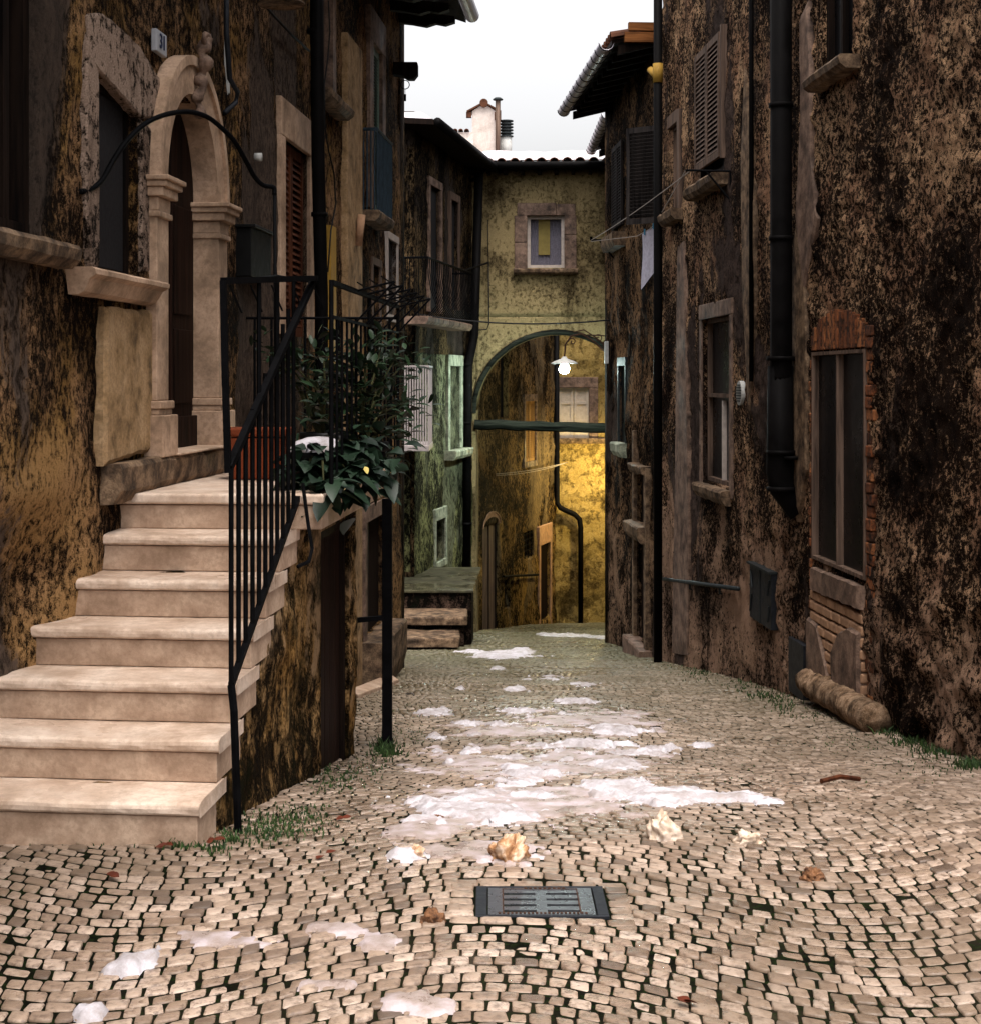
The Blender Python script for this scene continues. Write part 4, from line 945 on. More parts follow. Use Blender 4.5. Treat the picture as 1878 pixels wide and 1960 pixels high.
# eaves
ez = 4.12
def eave(parent, w, s0, s1, z, over, side=.35, mat='wood_dark', gut=True, rise=.22):
    mb = MB(); mb.hexa([w.pt(s0, z, over), w.pt(s1, z, over), w.pt(s1, z + rise * (over + 2.2), -2.2), w.pt(s0, z + rise * (over + 2.2), -2.2)], [w.pt(s0, z + .05, over), w.pt(s1, z + .05, over), w.pt(s1, z + .05 + rise * (over + 2.2), -2.2), w.pt(s0, z + .05 + rise * (over + 2.2), -2.2)])
    r_ = obj('roof', mb, M[mat], parent)
    n = int((s1 - s0) / .45)
    for k in range(n + 1):
        mb = MB(); a = s0 + .05 + (s1 - s0 - .1) * k / n
        mb.hexa([w.pt(a - .04, z - .12, over - .08), w.pt(a + .04, z - .12, over - .08), w.pt(a + .04, z - .10 + rise * over, -.1), w.pt(a - .04, z - .10 + rise * over, -.1)], [w.pt(a - .04, z - .004, over - .08), w.pt(a + .04, z - .004, over - .08), w.pt(a + .04, z - .004 + rise * over, -.1), w.pt(a - .04, z - .004 + rise * over, -.1)])
        obj('rafter', mb, M['wood_dark'], r_)
    if gut:
        mb = MB(); n = 10; rg = .085
        for i in range(13):
            a = s0 + (s1 - s0) * i / 12
            for k in range(n + 1):
                t_ = math.pi * k / n; mb.v.append(w.pt(a, z + .02 - rg * math.sin(t_), over + .06 + rg * math.cos(t_)))
        for i in range(12):
            for k in range(n): mb.f.append((i * (n + 1) + k, i * (n + 1) + k + 1, (i + 1) * (n + 1) + k + 1, (i + 1) * (n + 1) + k))
        g = obj('gutter', mb, M['gutter'], r_, True); m = g.modifiers.new('thickness', 'SOLIDIFY'); m.thickness = .006
        nb = int((s1 - s0) / .4)
        for q in range(nb + 1):
            mb = MB(); a = s0 + .02 + (s1 - s0 - .04) * q / nb
            mb.tube([w.pt(a, z + .02 - (rg + .008) * math.sin(math.pi * k / 8), over + .06 + (rg + .008) * math.cos(math.pi * k / 8)) for k in range(9)], .008, 5)
            obj('gutter_bracket', mb, M['iron'], g)
    return r_
rfF = eave(HF, WR, JS + .1, WR.len + .55, ez, .60)
def tiles(w, s0, s1, z, o0, o1, rise, step=.19, r_=.085, n=6, rows=1):
    """Rows of half-round clay tiles running up the slope."""
    mb = MB(); k = int((s1 - s0) / step)
    for i in range(k + 1):
        a = s0 + i * step
        for q in range(rows):
            oa = o0 + (o1 - o0) * q / rows; ob = o0 + (o1 - o0) * (q + 1.08) / rows
            za = z + rise * (o0 - oa) + .012; zb = z + rise * (o0 - ob)
            jit = random.uniform(-.012, .012); rr_ = r_ * random.uniform(.92, 1.05)
            vs = []
            for (o, zz, rs) in ((oa, za, rr_), (ob, zb, rr_ * .85)):
                for rad in (rs, rs - .014):
                    for t_ in range(n + 1):
                        an = math.pi * t_ / n; vs.append(w.pt(a + jit - rad * math.cos(an), zz + rad * math.sin(an), o))
            m = n + 1; fs = []
            for t_ in range(n):
                fs += [(t_, t_ + 1, 2 * m + t_ + 1, 2 * m + t_), (m + t_ + 1, m + t_, 3 * m + t_, 3 * m + t_ + 1), (t_ + 1, t_, m + t_, m + t_ + 1)]
            mb.add(vs, fs)
    return mb
obj('tiles', tiles(WR, JS + .1, WR.len + .5, ez + .06, .62, -1.2, -.22 * -1, rows=4), M['tile'], rfF)
mb = MB(); WR.box(mb, JS + .02, JS + .10, ez + .02, ez + .14, -.1, .45); WR.box(mb, JS + .02, JS + .10, ez + .16, ez + .26, -.1, .40); obj('end_rafter', mb, M['wood_orange'], rfF)
# black downpipe with yellow collar
mb = MB(); s_ = WR.S(1259, .14); mb.tube([WR.pt(s_, 6, .14), WR.pt(s_, -3.55, .14)], .052, 12); dp = obj('downpipe', mb, M['pipe'], HR, True)
mb = MB(); mb.tube([WR.pt(s_, WR.Z(1258, 183), .14), WR.pt(s_, WR.Z(1258, 148), .14)], .062, 14); mb.tube([WR.pt(s_, WR.Z(1258, 175), .14), WR.pt(s_ + .1, WR.Z(1258, 155), .22)], .04, 10); obj('collar', mb, M['yellow_paint'], dp, True)
# horizontal rail pipe
mb = MB(); a = Vector(P(1268, 1108, 19.0)); b = Vector(WR.pt(WR.S(1423), WR.Z(1423, 1127), .05))
mb.tube([a, b], .022, 8); 
for f in (.42, .8):
    p = a.lerp(b, f); s_ = (Vector((p.x, p.y, 0)) - WR.p).dot(WR.d); mb.tube([p, p - Vector((0, 0, .07)), WR.pt(s_, p.z - .08, 0)], .012, 6)
rp = obj('wall_rail', mb, M['pipe_grey'], HR, True)

# clothes line: two brackets, two cords
CL = thing('clothes_line', WR.pt(WR.S(1360), WR.Z(1360, 325)), 'washing line strung between two iron wall brackets on the right houses', 'clothes line')
p1 = Vector(WR.pt(WR.S(1398), WR.Z(1398, 327), 0)); q1 = Vector(P(1312, 325, WR.Y(1390))); mb = MB(); mb.tube([p1, q1], .012, 6); mb.tube([p1 + Vector((0, 0, -.28)), p1.lerp(q1, .55)], .010, 6); mb.tube([p1, p1 + Vector((0, 0, -.3))], .01, 6)
obj('bracket', mb, M['iron'], CL)
p2 = Vector(WR.pt(WR.S(1174), WR.Z(1174, 470), 0)); q2 = Vector(P(1131, 459, 23.2)); p2z = q2.z
mb = MB(); a = Vector((p2.x, 23.2, p2z)); mb.tube([a, q2], .016, 6); mb.tube([Vector((p2.x, 23.2, p2z - .27)), q2.lerp(a, .35)], .012, 6); mb.tube([q2, q2 + Vector((0, 0, .05))], .02, 6)
obj('bracket', mb, M['iron'], CL)
mb = MB(); l1 = sag(q1 + Vector((.05, 0, 0)), q2, .03, 20); mb.tube(l1, .005, 4); obj('cord', mb, M['cable_w'], CL)
tw = Vector(P(1243, 438, 19.6)); mb = MB(); mb.tube([q1, tw + Vector((.07, -.1, .07)), tw, tw + Vector((-.12, .4, -.05)), q2 + Vector((0, 0, -.02))], .005, 4); obj('cord', mb, M['cable_w'], CL)
mb = MB(); nxx, nzz = 9, 16
for side in (0, 1):
    b0 = len(mb.v)
    for j in range(nzz):
        for i in range(nxx):
            fx = i / (nxx - 1); fz = j / (nzz - 1); L = .70 * (1 - .18 * fx) 
            mb.v.append((tw.x - .075 + .13 * fx + .01 * math.sin(fz * 5), tw.y + .2 - .3 * fx + .02 * math.sin(fx * 9 + fz * 2) + side * .008, tw.z - .045 + .07 * fx - L * fz))
    for j in range(nzz - 1):
        for i in range(nxx - 1):
            q = (b0 + j * nxx + i, b0 + j * nxx + i + 1, b0 + (j + 1) * nxx + i + 1, b0 + (j + 1) * nxx + i); mb.f.append(q if side else q[::-1])
tt = obj('towel', mb, M['towel'], None, True); tag(tt, 'small pale grey towel pegged on the washing line', 'towel')
for d_ in (-.05, .04):
    mb = MB(); p = tw + Vector((d_, -.02 + (.15 if d_ < 0 else -.05), .0 + d_ * .6)); mb.box(p.x - .009, p.x + .009, p.y - .012, p.y + .012, p.z - .03, p.z + .045)
    pg = obj('clothes_peg', mb, M['blue_peg']); tag(pg, 'blue peg holding the %s corner of the hanging towel' % ('left' if d_ < 0 else 'right'), 'clothes peg', 'blue pegs on the towel')

# ================================================================== HOUSE BEHIND (left of the arch), with balconies
HB = thing('stone_house', (-1.2, 26, -4.6), 'dim greenish house between the near left house and the archway, snow on its roof', 'house')
WB = Wall((-1.21, 25.0), (-.34, 30.0))
Wfr = Wall((-4.5, 25.0), (-1.21, 25.0))
hb = {}
hb['tall'] = (WB.S(822), WB.S(842), WB.Z(822, 596), WB.Z(822, 352))
hb['tall2'] = (WB.S(862), WB.S(876), WB.Z(862, 590), WB.Z(862, 380))
hb['lit'] = (WB.S(859), WB.S(880), WB.Z(859, 862), WB.Z(859, 700))
hb['low'] = (WB.S(833), WB.S(851), WB.Z(833, 1078), WB.Z(833, 998))
ZB = 4.0
obj('wall', facade(WB, 0, WB.len, -5.2, -.9 + 1.35, [hb['lit'], hb['low']], .10, .02, 6, .25, 31), M['green'], HB, True)
obj('wall', facade(WB, 0, WB.len, .452, ZB, [hb['tall'], hb['tall2']], .10, .02, 6, .25, 33), M['left_far'], HB, True)
fh = [(Wfr.S(772), Wfr.S(786), Wfr.Z(776, 1095), Wfr.Z(776, 885))]
obj('front_wall', facade(Wfr, 0, Wfr.len, -5.2, ZB + .3, fh, .12, .025, 5, .2, 35), M['left_far'], HB, True)
obj('front_door', slab_mb(Wfr, fh[0][0], fh[0][1], fh[0][2], fh[0][3], -.18, -.1), M['wood_dark'], HB)
for nm in ('tall', 'tall2'):
    h = hb[nm]; wi = obj('window', surround_mb(WB, h[0], h[1], h[2], h[3], .13, .03, .13, False), M['surround'] if nm == 'tall' else M['wood_grey'], HB)
    obj('pane', slab_mb(WB, h[0], h[1], h[2], h[3], -.2, -.06), M['mesh_screen'], wi)
h = hb['lit']; wi = obj('window', surround_mb(WB, h[0], h[1], h[2], h[3], .18, .04, .2, False), M['greensill'], HB, False, .01)
obj('blocked_panel', slab_mb(WB, h[0], h[1], h[2], h[3], -.1, -.03), M['green'], wi); obj('sill', rough_box(WB, h[0] - .3, h[1] + .35, h[2] - .16, h[2], -.02, .2, 8, .01), M['greensill'], wi)
h = hb['low']; wi = obj('window', surround_mb(WB, h[0], h[1], h[2], h[3], .12, .035, .2, True), M['greensill'], HB, False, .01); obj('pane', slab_mb(WB, h[0], h[1], h[2], h[3], -.2, -.12), M['black'], wi)
# bulged iron balcony
s0, s1 = WB.S(819, .38), WB.S(903, .38) + .2; bz = WB.Z(819, 604, .38); tz = WB.Z(819, 492, .38)
bl = obj('balcony', rough_box(WB, s0, s1 - .2, bz - .12, bz, -.02, .40, 8, .006), M['surround'], HB)
mb = MB(); mb.tube([WB.pt(s0, tz, 0), WB.pt(s0, tz, .38), WB.pt(s1 - .2, tz, .38), WB.pt(s1 - .2, tz, 0)], .018, 6)
def belly(a, o, tz=tz, bz=bz): return [WB.pt(a, tz, o), WB.pt(a, tz - .25, o + .01), WB.pt(a, tz - .5, o + .05), WB.pt(a, tz - .72, o + .13), WB.pt(a, bz + .16, o + .14), WB.pt(a, bz + .06, o + .06), WB.pt(a, bz, o - .02)]
for k in range(26): mb.tube(belly(s0 + (s1 - .2 - s0) * k / 25, .38), .008, 5)
for k in range(5): mb.tube([WB.pt(s0, tz, .07 * k + .03), WB.pt(s0, bz, .07 * k + .03)], .008, 5)
obj('balcony_rail', mb, M['iron'], bl)
mb = MB(); a = Vector(WB.pt(s0, tz, .38)); b = Vector(P(935, 502, 29.2)); mb.tube([a, Vector((a.x + .5, b.y - 2, a.z)), b], .02, 6); obj('drying_bar', mb, M['iron'], bl)
# pinkish-white balcony at the corner
bz, tz = -.98, .20; y0 = 23.6; xa, xb = -1.9, (822 - CU) * y0 / F
mb = MB(); mb.box(xa, xb, y0, 25.2, bz - .09, bz); bp = obj('balcony', mb, M['pink_metal'], HB, False, .01)
mb = MB()
for k in range(25):
    x = xb - (xb - xa) * k / 25
    mb.box(x - .022, x, y0 + .02, y0 + .032, bz, tz)
for k in range(12):
    y = y0 + .05 + k * .13; mb.box(xb - .02, xb - .008, y, y + .02, bz, tz)
mb.box(xa, xb, y0 + .012, y0 + .04, tz, tz + .03); mb.box(xb - .03, xb, y0 + .04, 25.1, tz, tz + .03)
obj('balcony_rail', mb, M['pink_metal'], bp)
# downpipes by the arch
mb = MB(); mb.tube([P(917, 330, 29.4), P(908, 640, 29.4), P(896, 700, 29.0), P(893, 1105, 29.0)], .085, 14)
for v in (700, 812, 1005): a = P(893.5, v, 29.0); mb.tube([a, (a[0], a[1], a[2] + .05)], .1, 14)
obj('downpipe', mb, M['pipe'], HB, True)
# roof and snow
mb = MB(); e0, e1 = -.6, WB.len + .2
rfB = MB(); rfB.hexa([WB.pt(e0, ZB - .02, .45), WB.pt(e1, ZB - .02, .45), WB.pt(e1, ZB + .35, -2.5), WB.pt(e0, ZB + .20, -2.8)], [WB.pt(e0, ZB + .06, .45), WB.pt(e1, ZB + .06, .45), WB.pt(e1, ZB + .43, -2.5), WB.pt(e0, ZB + .28, -2.8)])
ro = obj('roof', rfB, M['wood_dark'], HB); mb = MB(); mb.tube([WB.pt(e0, ZB + .02, .50), WB.pt(e1, ZB + .02, .50)], .07, 10); obj('gutter', mb, M['pipe'], ro, True)
def snow_sheet(corner, nx, ny, th, seed, edge=.03):
    """Rounded blanket of snow over a four-cornered roof slope."""
    A, B, C, D = [Vector(c) for c in corner]; mb = MB(); top = []
    for j in range(ny):
        for i in range(nx):
            fx, fy = i / (nx - 1), j / (ny - 1); p = A.lerp(B, fx).lerp(D.lerp(C, fx), fy)
            e = min(fx, 1 - fx, fy, 1 - fy) ; k = min(1, e / .06) ** .5
            w_ = noise.noise(Vector((p.x * 2 + seed, p.y * 1.4, 0)))
            q = p + Vector((0, 0, th * k * (1 + .45 * w_)))
            if j == 0: q += (A - D).normalized() * (w_ * edge)
            top.append(tuple(q))
    mb.grid(top, nx, ny); b0 = len(mb.v); mb.v += [(x, y, z - th * 1.2 if 0 else z - .02) for x, y, z in top]
    return mb
sn = snow_sheet([WB.pt(e0, ZB + .07, .42), WB.pt(e1 + .3, ZB + .07, .42), WB.pt(e1, ZB + .44, -2.5), WB.pt(e0, ZB + .29, -2.8)], 50, 14, .13, 3)
obj('roof_snow', sn, M['snow'], ro, True)

# ================================================================== ARCHED HOUSE
HA = thing('arched_house', (1.0, 30.2, -4.8), 'ochre house bridging the alley over a tall round archway', 'house')
WA = Wall((-1.2, 30.0), (3.4, 29.75))
ac = WA.S(1066); ar = 1.55; spz = (HZ - 790) * 30 / F; arise = 1.50
def archz(s_):
    d_ = abs(s_ - ac)
    return -5.2 if d_ >= ar else spz + arise * math.sqrt(1 - (d_ / ar) ** 2)
ZM = .96 + .25; ZAT = 4.02
w_ = (WA.S(1009), WA.S(1080), WA.Z(1040, 512), WA.Z(1040, 412))
mb = MB()
L_ = [ac - ar - 1.2, ac - ar]; 
m_ = facade(WA, .0, ac - ar, -5.2, ZM, (), .12, .012, 8, .7, 41); mb.add(m_.v, m_.f)
m_ = facade(WA, ac + ar, WA.len, -5.2, ZM, (), .12, .012, 8, .7, 41); mb.add(m_.v, m_.f)
m_ = facade(WA, ac - ar + .001, ac + ar - .001, 0, ZM, (), .06, .012, 8, .7, 41, zbot=lambda s_: max(archz(s_), spz + .0)); mb.add(m_.v, m_.f)
m_ = facade(WA, 0, WA.len, ZM, ZAT, [w_], .10, .012, 8, .6, 41); mb.add(m_.v, m_.f)
obj('wall', mb, M['ochre'], HA, True)
mb = MB(); n = 34; prof = [(.0, -.01), (.09, -.01), (.10, .035), (.06, .065), (.0, .06)]
for i in range(n + 1):
    t_ = math.pi * i / n
    for (rad, o) in prof:
        e = .012 * noise.noise(Vector((i * .6, rad * 9, 4)))
        mb.v.append(WA.pt(ac - (ar - .01 + rad + e) * math.cos(t_), spz + (arise - .01 + rad + e) * math.sin(t_), o))
m = len(prof)
for i in range(n):
    for k in range(m): mb.f.append((i * m + k, i * m + (k + 1) % m, (i + 1) * m + (k + 1) % m, (i + 1) * m + k))
obj('arch_moulding', mb, M['beam'], HA, True)  # shade of the arch underside put into the moulding's dark colour
mb = MB(); n = 20; pts = [Vector(P(908, 812, 29.9)).lerp(Vector(P(1180, 820, 29.9)), i / n) + Vector((0, 0, .02 * noise.noise(Vector((i * .4, 0, 9))))) for i in range(n + 1)]
mb.tube(pts, [.095 + .012 * noise.noise(Vector((i * .6, 8, 1))) for i in range(n + 1)], 8)
obj('tie_beam', mb, M['beam'], HA, False)
h = w_; t_ = .06
wi = obj('window', frame_mb(WA, h[0], h[1], h[2], h[3], -.16, -.08, t_), M['white_paint'], HA)
blk = MB(); a0, a1 = WA.S(985), WA.S(1103); z0, z1 = WA.Z(1040, 514), WA.Z(1040, 388)
bt = .16
WA.box(blk, a0, h[0], h[2] - .02, h[2] + .48, -.1, .045); WA.box(blk, a0, h[0], h[2] + .485, h[3], -.1, .048); WA.box(blk, h[1], a1, h[2] - .02, h[2] + .62, -.1, .047); WA.box(blk, h[1], a1, h[2] + .625, h[3], -.1, .043)
c = (h[0] + h[1]) / 2 + .2; WA.box(blk, a0 + .05, c, h[3], z1, -.1, .046); WA.box(blk, c + .005, a1 - .02, h[3], z1 - .02, -.1, .042)
obj('stone_surround', blk, M['surround'], wi, False, .012)
obj('sill', rough_box(WA, a0 - .02, a1 + .03, h[2] - .13, h[2] - .02, -.05, .14, 12, .01), M['sill'], wi)
mb = MB(); n = 40
for i in range(n + 1):
    a = h[0] + t_ + (h[1] - h[0] - 2 * t_) * i / n; o = -.20 + .014 * math.sin(i * 1.5)
    mb.v += [WA.pt(a, h[2], o), WA.pt(a, h[3], o)]
mb.f = [(2 * i, 2 * i + 2, 2 * i + 3, 2 * i + 1) for i in range(n)]
obj('curtain', mb, M['curtain'], wi, True)
mb = MB(); WA.box(mb, WA.S(1030), WA.S(1052), WA.Z(1040, 486), h[3] - .05, -.185, -.165); WA.box(mb, WA.S(1040), WA.S(1041), WA.Z(1040, 486), h[3] - .05, -.165, -.16); obj('yellow_screen', mb, M['curtain_y'], wi)
mb = MB(); WA.box(mb, h[0], h[1], h[2], h[3], -.5, -.28); obj('dark_room', mb, M['black'], wi)
# dark eave, gutter, tiles and snow
mb = MB(); WA.box(mb, .3, WA.len + .4, ZAT, ZAT + .05, -.4, .42); ro = obj('roof', mb, M['wood_dark'], HA)
for k in range(14): mb = MB(); a = .5 + k * .32; WA.box(mb, a, a + .07, ZAT - .10, ZAT - .004, -.1, .36); obj('rafter', mb, M['wood_dark'], ro)
mb = MB(); mb.tube([WA.pt(.8, ZAT + .03, .48), WA.pt(WA.len + .2, ZAT + .03, .48)], .07, 12); mb.tube([WA.pt(1.15, ZAT, .46), WA.pt(1.0, ZAT - .16, .3), WA.pt(.75, ZAT - .25, .1)], .035, 8); obj('gutter', mb, M['pipe'], ro, True)
obj('tiles', tiles(WA, .95, WA.len + .3, ZAT + .07, .46, -2.6, .12, .245, .095, 8, 3), M['tile'], ro)
mb = MB(); mb.hexa([WA.pt(.0, ZAT + .05, .40), WA.pt(WA.len, ZAT + .05, .40), WA.pt(WA.len, ZAT + .40, -3.2), WA.pt(0, ZAT + .40, -3.2)], [WA.pt(.0, ZAT + .08, .40), WA.pt(WA.len, ZAT + .08, .40), WA.pt(WA.len, ZAT + .44, -3.2), WA.pt(0, ZAT + .44, -3.2)]); obj('roof_bed', mb, M['tile'], ro)
obj('roof_snow', snow_sheet([WA.pt(.5, ZAT + .15, .30), WA.pt(WA.len + .3, ZAT + .15, .30), WA.pt(WA.len + .3, ZAT + .62, -3.2), WA.pt(.0, ZAT + .62, -3.2)], 60, 16, .15, 8, .12), M['snow'], ro, True)
# cables on the facade
mb = MB(); mb.tube([P(935, 500, 29.85), P(936, 620, 29.85), P(932, 630, 29.85), P(905, 632, 29.85)], .012, 6); mb.tube([P(934, 420, 29.88), P(935, 500, 29.86)], .008, 6); obj('cable', mb, M['cable'], HA, True)

# chimneys beyond the roof
CH = thing('chimney_stack', P(928, 290, 33), 'whitewashed gable-topped chimney standing on the snowy roof', 'chimney')
y = 33.0; mb = MB(); x0, x1 = (904 - CU) * y / F, (949 - CU) * y / F; zb, zs, zt = (HZ - 300) * y / F, (HZ - 212) * y / F, (HZ - 197) * y / F
mb.hexa([(x0, y, zb), (x1, y, zb), (x1, y + .6, zb), (x0, y + .6, zb)], [(x0, y, zs), (x1, y, zs), (x1, y + .6, zs), (x0, y + .6, zs)])
xm = (x0 + x1) / 2; mb.add([(x0, y, zs), (x1, y, zs), (xm, y, zt), (x0, y + .6, zs), (x1, y + .6, zs), (xm, y + .6, zt)], [(0, 1, 2), (5, 4, 3), (0, 2, 5, 3), (1, 4, 5, 2)])
obj('shaft', mb, M['whitewash'], CH)
mb = MB()
for sgn in (-1, 1):
    xe = xm + sgn * .36; ze = zs - .03; mb.hexa([(xm, y - .06, zt + .0), (xe, y - .06, ze), (xe, y + .66, ze), (xm, y + .66, zt)], [(xm, y - .06, zt + .035), (xe, y - .06, ze + .035), (xe, y + .66, ze + .035), (xm, y + .66, zt + .035)])
mb.tube([(xm, y - .08, zt + .0), (xm, y + .68, zt + .0)], .09, 12); mb.box(xm + .22, xm + .36, y - .04, y + .1, ze - .16, ze + .01); mb.box(xm - .37, xm - .26, y - .04, y + .1, ze - .10, ze + .01)
obj('cap_tiles', mb, M['tile'], CH)
PV = thing('flue_pipe', P(953, 290, 33), 'thin brown metal flue with flat cap beside the white chimney', 'flue'); mb = MB(); c = P(953, 300, 32.9); mb.tube([c, P(953, 192, 32.9)], .055, 12); obj('tube', mb, M['wood_grey'], PV, True)
mb = MB(); c = P(953, 190, 32.9); mb.lathe(c, [(.10, -.01), (.11, .01), (.06, .045), (.01, .05)], 14); obj('cap', mb, M['pipe_grey'], PV, True)
RVt = thing('vent_cowl', P(969, 290, 33.2), 'grey round flue with ribbed cowl right of the white chimney', 'flue'); mb = MB(); c = P(969, 300, 33.2); mb.tube([c, P(969, 262, 33.2)], .12, 16); obj('tube', mb, M['white_plastic'], RVt, True)
mb = MB(); c = P(969, 262, 33.2); pr = []
for k in range(6): pr += [(.10, k * .065), (.15, k * .065 + .008), (.15, k * .065 + .03), (.10, k * .065 + .038)]
mb.lathe(c, pr, 18); obj('cowl', mb, M['pipe_grey'], RVt, False)
WP = thing('parapet', P(885, 275, 32.5), 'low whitewashed parapet topped with clay tiles left of the chimney', 'parapet'); y = 32.4; x0, x1 = (864 - CU) * y / F, (906 - CU) * y / F; zt = (HZ - 252) * y / F
mb = MB(); mb.box(x0, x1, y, y + .3, zt - 1.2, zt); obj('wall', mb, M['whitewash'], WP); Wt = Wall((x0, y), (x1, y)); obj('tiles', tiles(Wt, .08, .42, zt, .06, -.4, 0, .12, .055, 6, 1), M['tile'], WP)

# house beyond the right corner (only its eave shows over the roof line)
HG = thing('stone_house', (2.8, 27, -4.5), 'house behind the right corner showing only a short eave and gutter', 'house')
WG = Wall((2.32, 24.1), (2.32, 29.6), True)
obj('wall', facade(WG, 0, WG.len, -5.2, 4.2, (), .2, .02, 5, .2, 51), M['crust_far'], HG, True)
rg = eave(HG, WG, 1.2, 5.2, 4.30, .38)
obj('tiles', tiles(WG, 1.25, 5.1, 4.36, .40, -1.6, .22, rows=3), M['tile'], rg)

# ================================================================== BEYOND THE ARCH
HC = thing('stone_house', (.6, 34, -5.3), 'brown streaked house seen through the archway on the left, with louvred shutter', 'house')
WC = Wall((-.30, 30.9), (1.58, 38.0)); hc = {}
hc['shut'] = (WC.S(1004), WC.S(1024), WC.Z(1004, 885), WC.Z(1004, 768))
hc['bar'] = (WC.S(1003), WC.S(1021), WC.Z(1003, 1072), WC.Z(1003, 1020))
hc['door'] = (WC.S(1033), WC.S(1052), WC.Z(1033, 1192), WC.Z(1033, 1045))
hc['wd'] = (WC.S(924), WC.S(953), WC.Z(924, 1225), WC.Z(924, 1010))
hc['sl'] = (WC.S(966), WC.S(976), WC.Z(966, 1168), WC.Z(966, 1112))
hc['dk'] = (WC.S(958), WC.S(972), WC.Z(958, 800), WC.Z(958, 660))
obj('wall', facade(WC, 0, WC.len, -6.2, 3.6, list(hc.values()), .12, .03, 4, .25, 61, None, None, .06, 1), M['brownlit'], HC, True)
h = hc['shut']; ce = (h[0] + h[1]) / 2; wi = obj('window', surround_mb(WC, h[0], h[1], h[2], h[3], .12, .03, .15, True), M['sill'], HC)
for a, b in ((h[0], ce - .01), (ce + .01, h[1])): obj('shutter', shutter_mb(WC, a, b, h[2], h[3], -.04, 24, .05), M['wood_tan'], wi)
obj('pane', slab_mb(WC, h[0], h[1], h[2], h[3], -.24, -.15), M['black'], wi)
h = hc['bar']; wi = obj('window', slab_mb(WC, h[0], h[1], h[2], h[3], -.24, -.15), M['black'], HC); mb = MB()
for k in range(5): z = h[2] + (h[3] - h[2]) * (k + .5) / 5; mb.tube([WC.pt(h[0], z, -.02), WC.pt(h[1], z, -.02)], .012, 5)
for k in range(3): a = h[0] + (h[1] - h[0]) * (k + .5) / 3; mb.tube([WC.pt(a, h[2], -.02), WC.pt(a, h[3], -.02)], .012, 5)
obj('window_bars', mb, M['iron'], wi)
h = hc['door']; dd = obj('door', slab_mb(WC, h[0], h[1], h[2] - .2, h[3], -.2, -.06), M['wood_dark'], HC); obj('door_surround', surround_mb(WC, h[0], h[1], h[2] - .2, h[3], .16, .03, .45, False), M['brick_pale'], dd, False, .01)
h = hc['wd']; dd = obj('door', slab_mb(WC, h[0], h[1], h[2] - .1, h[3], -.1, -.05), M['wood_grey'], HC); c = (h[0] + h[1]) / 2
mb = MB(); WC.box(mb, c - .01, c + .01, h[2], h[3], -.049, -.03); WC.box(mb, h[0], h[0] + .06, h[2], h[3], -.049, -.03); WC.box(mb, h[1] - .06, h[1], h[2], h[3], -.049, -.03); obj('door_boards', mb, M['wood_dark'], dd)
obj('door_arch', arch_ring(WC, c, h[3] - .02, (h[1] - h[0]) / 2, (h[1] - h[0]) / 2 + .1, .18, .30, -.05, .05), M['brick_pale'], dd)
obj('slit', slab_mb(WC, *[hc['sl'][i] for i in range(4)], -.2, -.1), M['black'], HC); obj('dark_opening', slab_mb(WC, *[hc['dk'][i] for i in range(4)], -.2, -.1), M['black'], HC)
mb = MB(); mb.tube([WC.pt(WC.S(955), WC.Z(955, 1103), .1), WC.pt(WC.S(1022), WC.Z(1022, 1100), .1)], .025, 8); obj('hand_bar', mb, M['iron'], HC)
mb = MB(); a = WC.pt(WC.S(945), WC.Z(945, 907), .05); b = P(1085, 885, 37.5); mb.tube(sag(a, b, .04), .007, 4); mb.tube(sag((a[0], a[1], a[2] - .03), (b[0] - .05, b[1], b[2] - .02), .06), .006, 4); cbl = obj('cord', mb, M['cable_w'], HC)

HD = thing('stone_house', (2.4, 38.4, -5.9), 'yellow lamplit house closing the alley, with cream shutters', 'house')
WD = Wall((1.45, 38.05), (4.2, 37.9)); h = (WD.S(1069), WD.S(1127), WD.Z(1069, 838), WD.Z(1069, 742))
obj('wall', facade(WD, 0, WD.len, -6.4, 3.6, [h], .10, .035, 5, .25, 71, None, None, .08, 1), M['yellow'], HD, True)
ce = (h[0] + h[1]) / 2; wi = obj('window', surround_mb(WD, h[0], h[1], h[2], h[3], .22, .04, .26, False), M['surround'], HD, False, .012)
for a, b in ((h[0] + .005, ce - .006), (ce + .006, h[1] - .005)):
    mb = MB(); WD.box(mb, a, b, h[2], h[3], -.07, -.04); sh = obj('shutter', mb, M['cream_shutter'], wi, False, .004)
    mb = frame_mb(WD, a, b, h[2], h[3], -.04, -.022, .07, 0, (h[2] + .42, h[2] + .85)); 
    b0 = obj('shutter_rails', mb, M['cream_shutter'], wi, False, .004)
obj('sill', rough_box(WD, h[0] - .3, h[1] + .4, h[2] - .14, h[2], -.02, .14, 10, .012), M['sill'], wi)
mb = MB(); mb.tube([P(1065, 600, 37.85), P(1066, 962, 37.85), P(1072, 972, 37.8), P(1100, 985, 37.8), P(1109, 994, 37.8), P(1111, 1010, 37.8), P(1111, 1200, 37.8)], .065, 12); obj('downpipe', mb, M['pipe'], HD, True)
HE = thing('stone_wall', (3.5, 34, -5.3), 'side wall hidden right of the archway carrying the warm lamp', 'wall')
WE = Wall((3.4, 30.8), (3.4, 38), True); obj('masonry', facade(WE, 0, WE.len, -6.2, 3.6, (), .25, .03, 4, .25, 81), M['yellow'], HE, True)

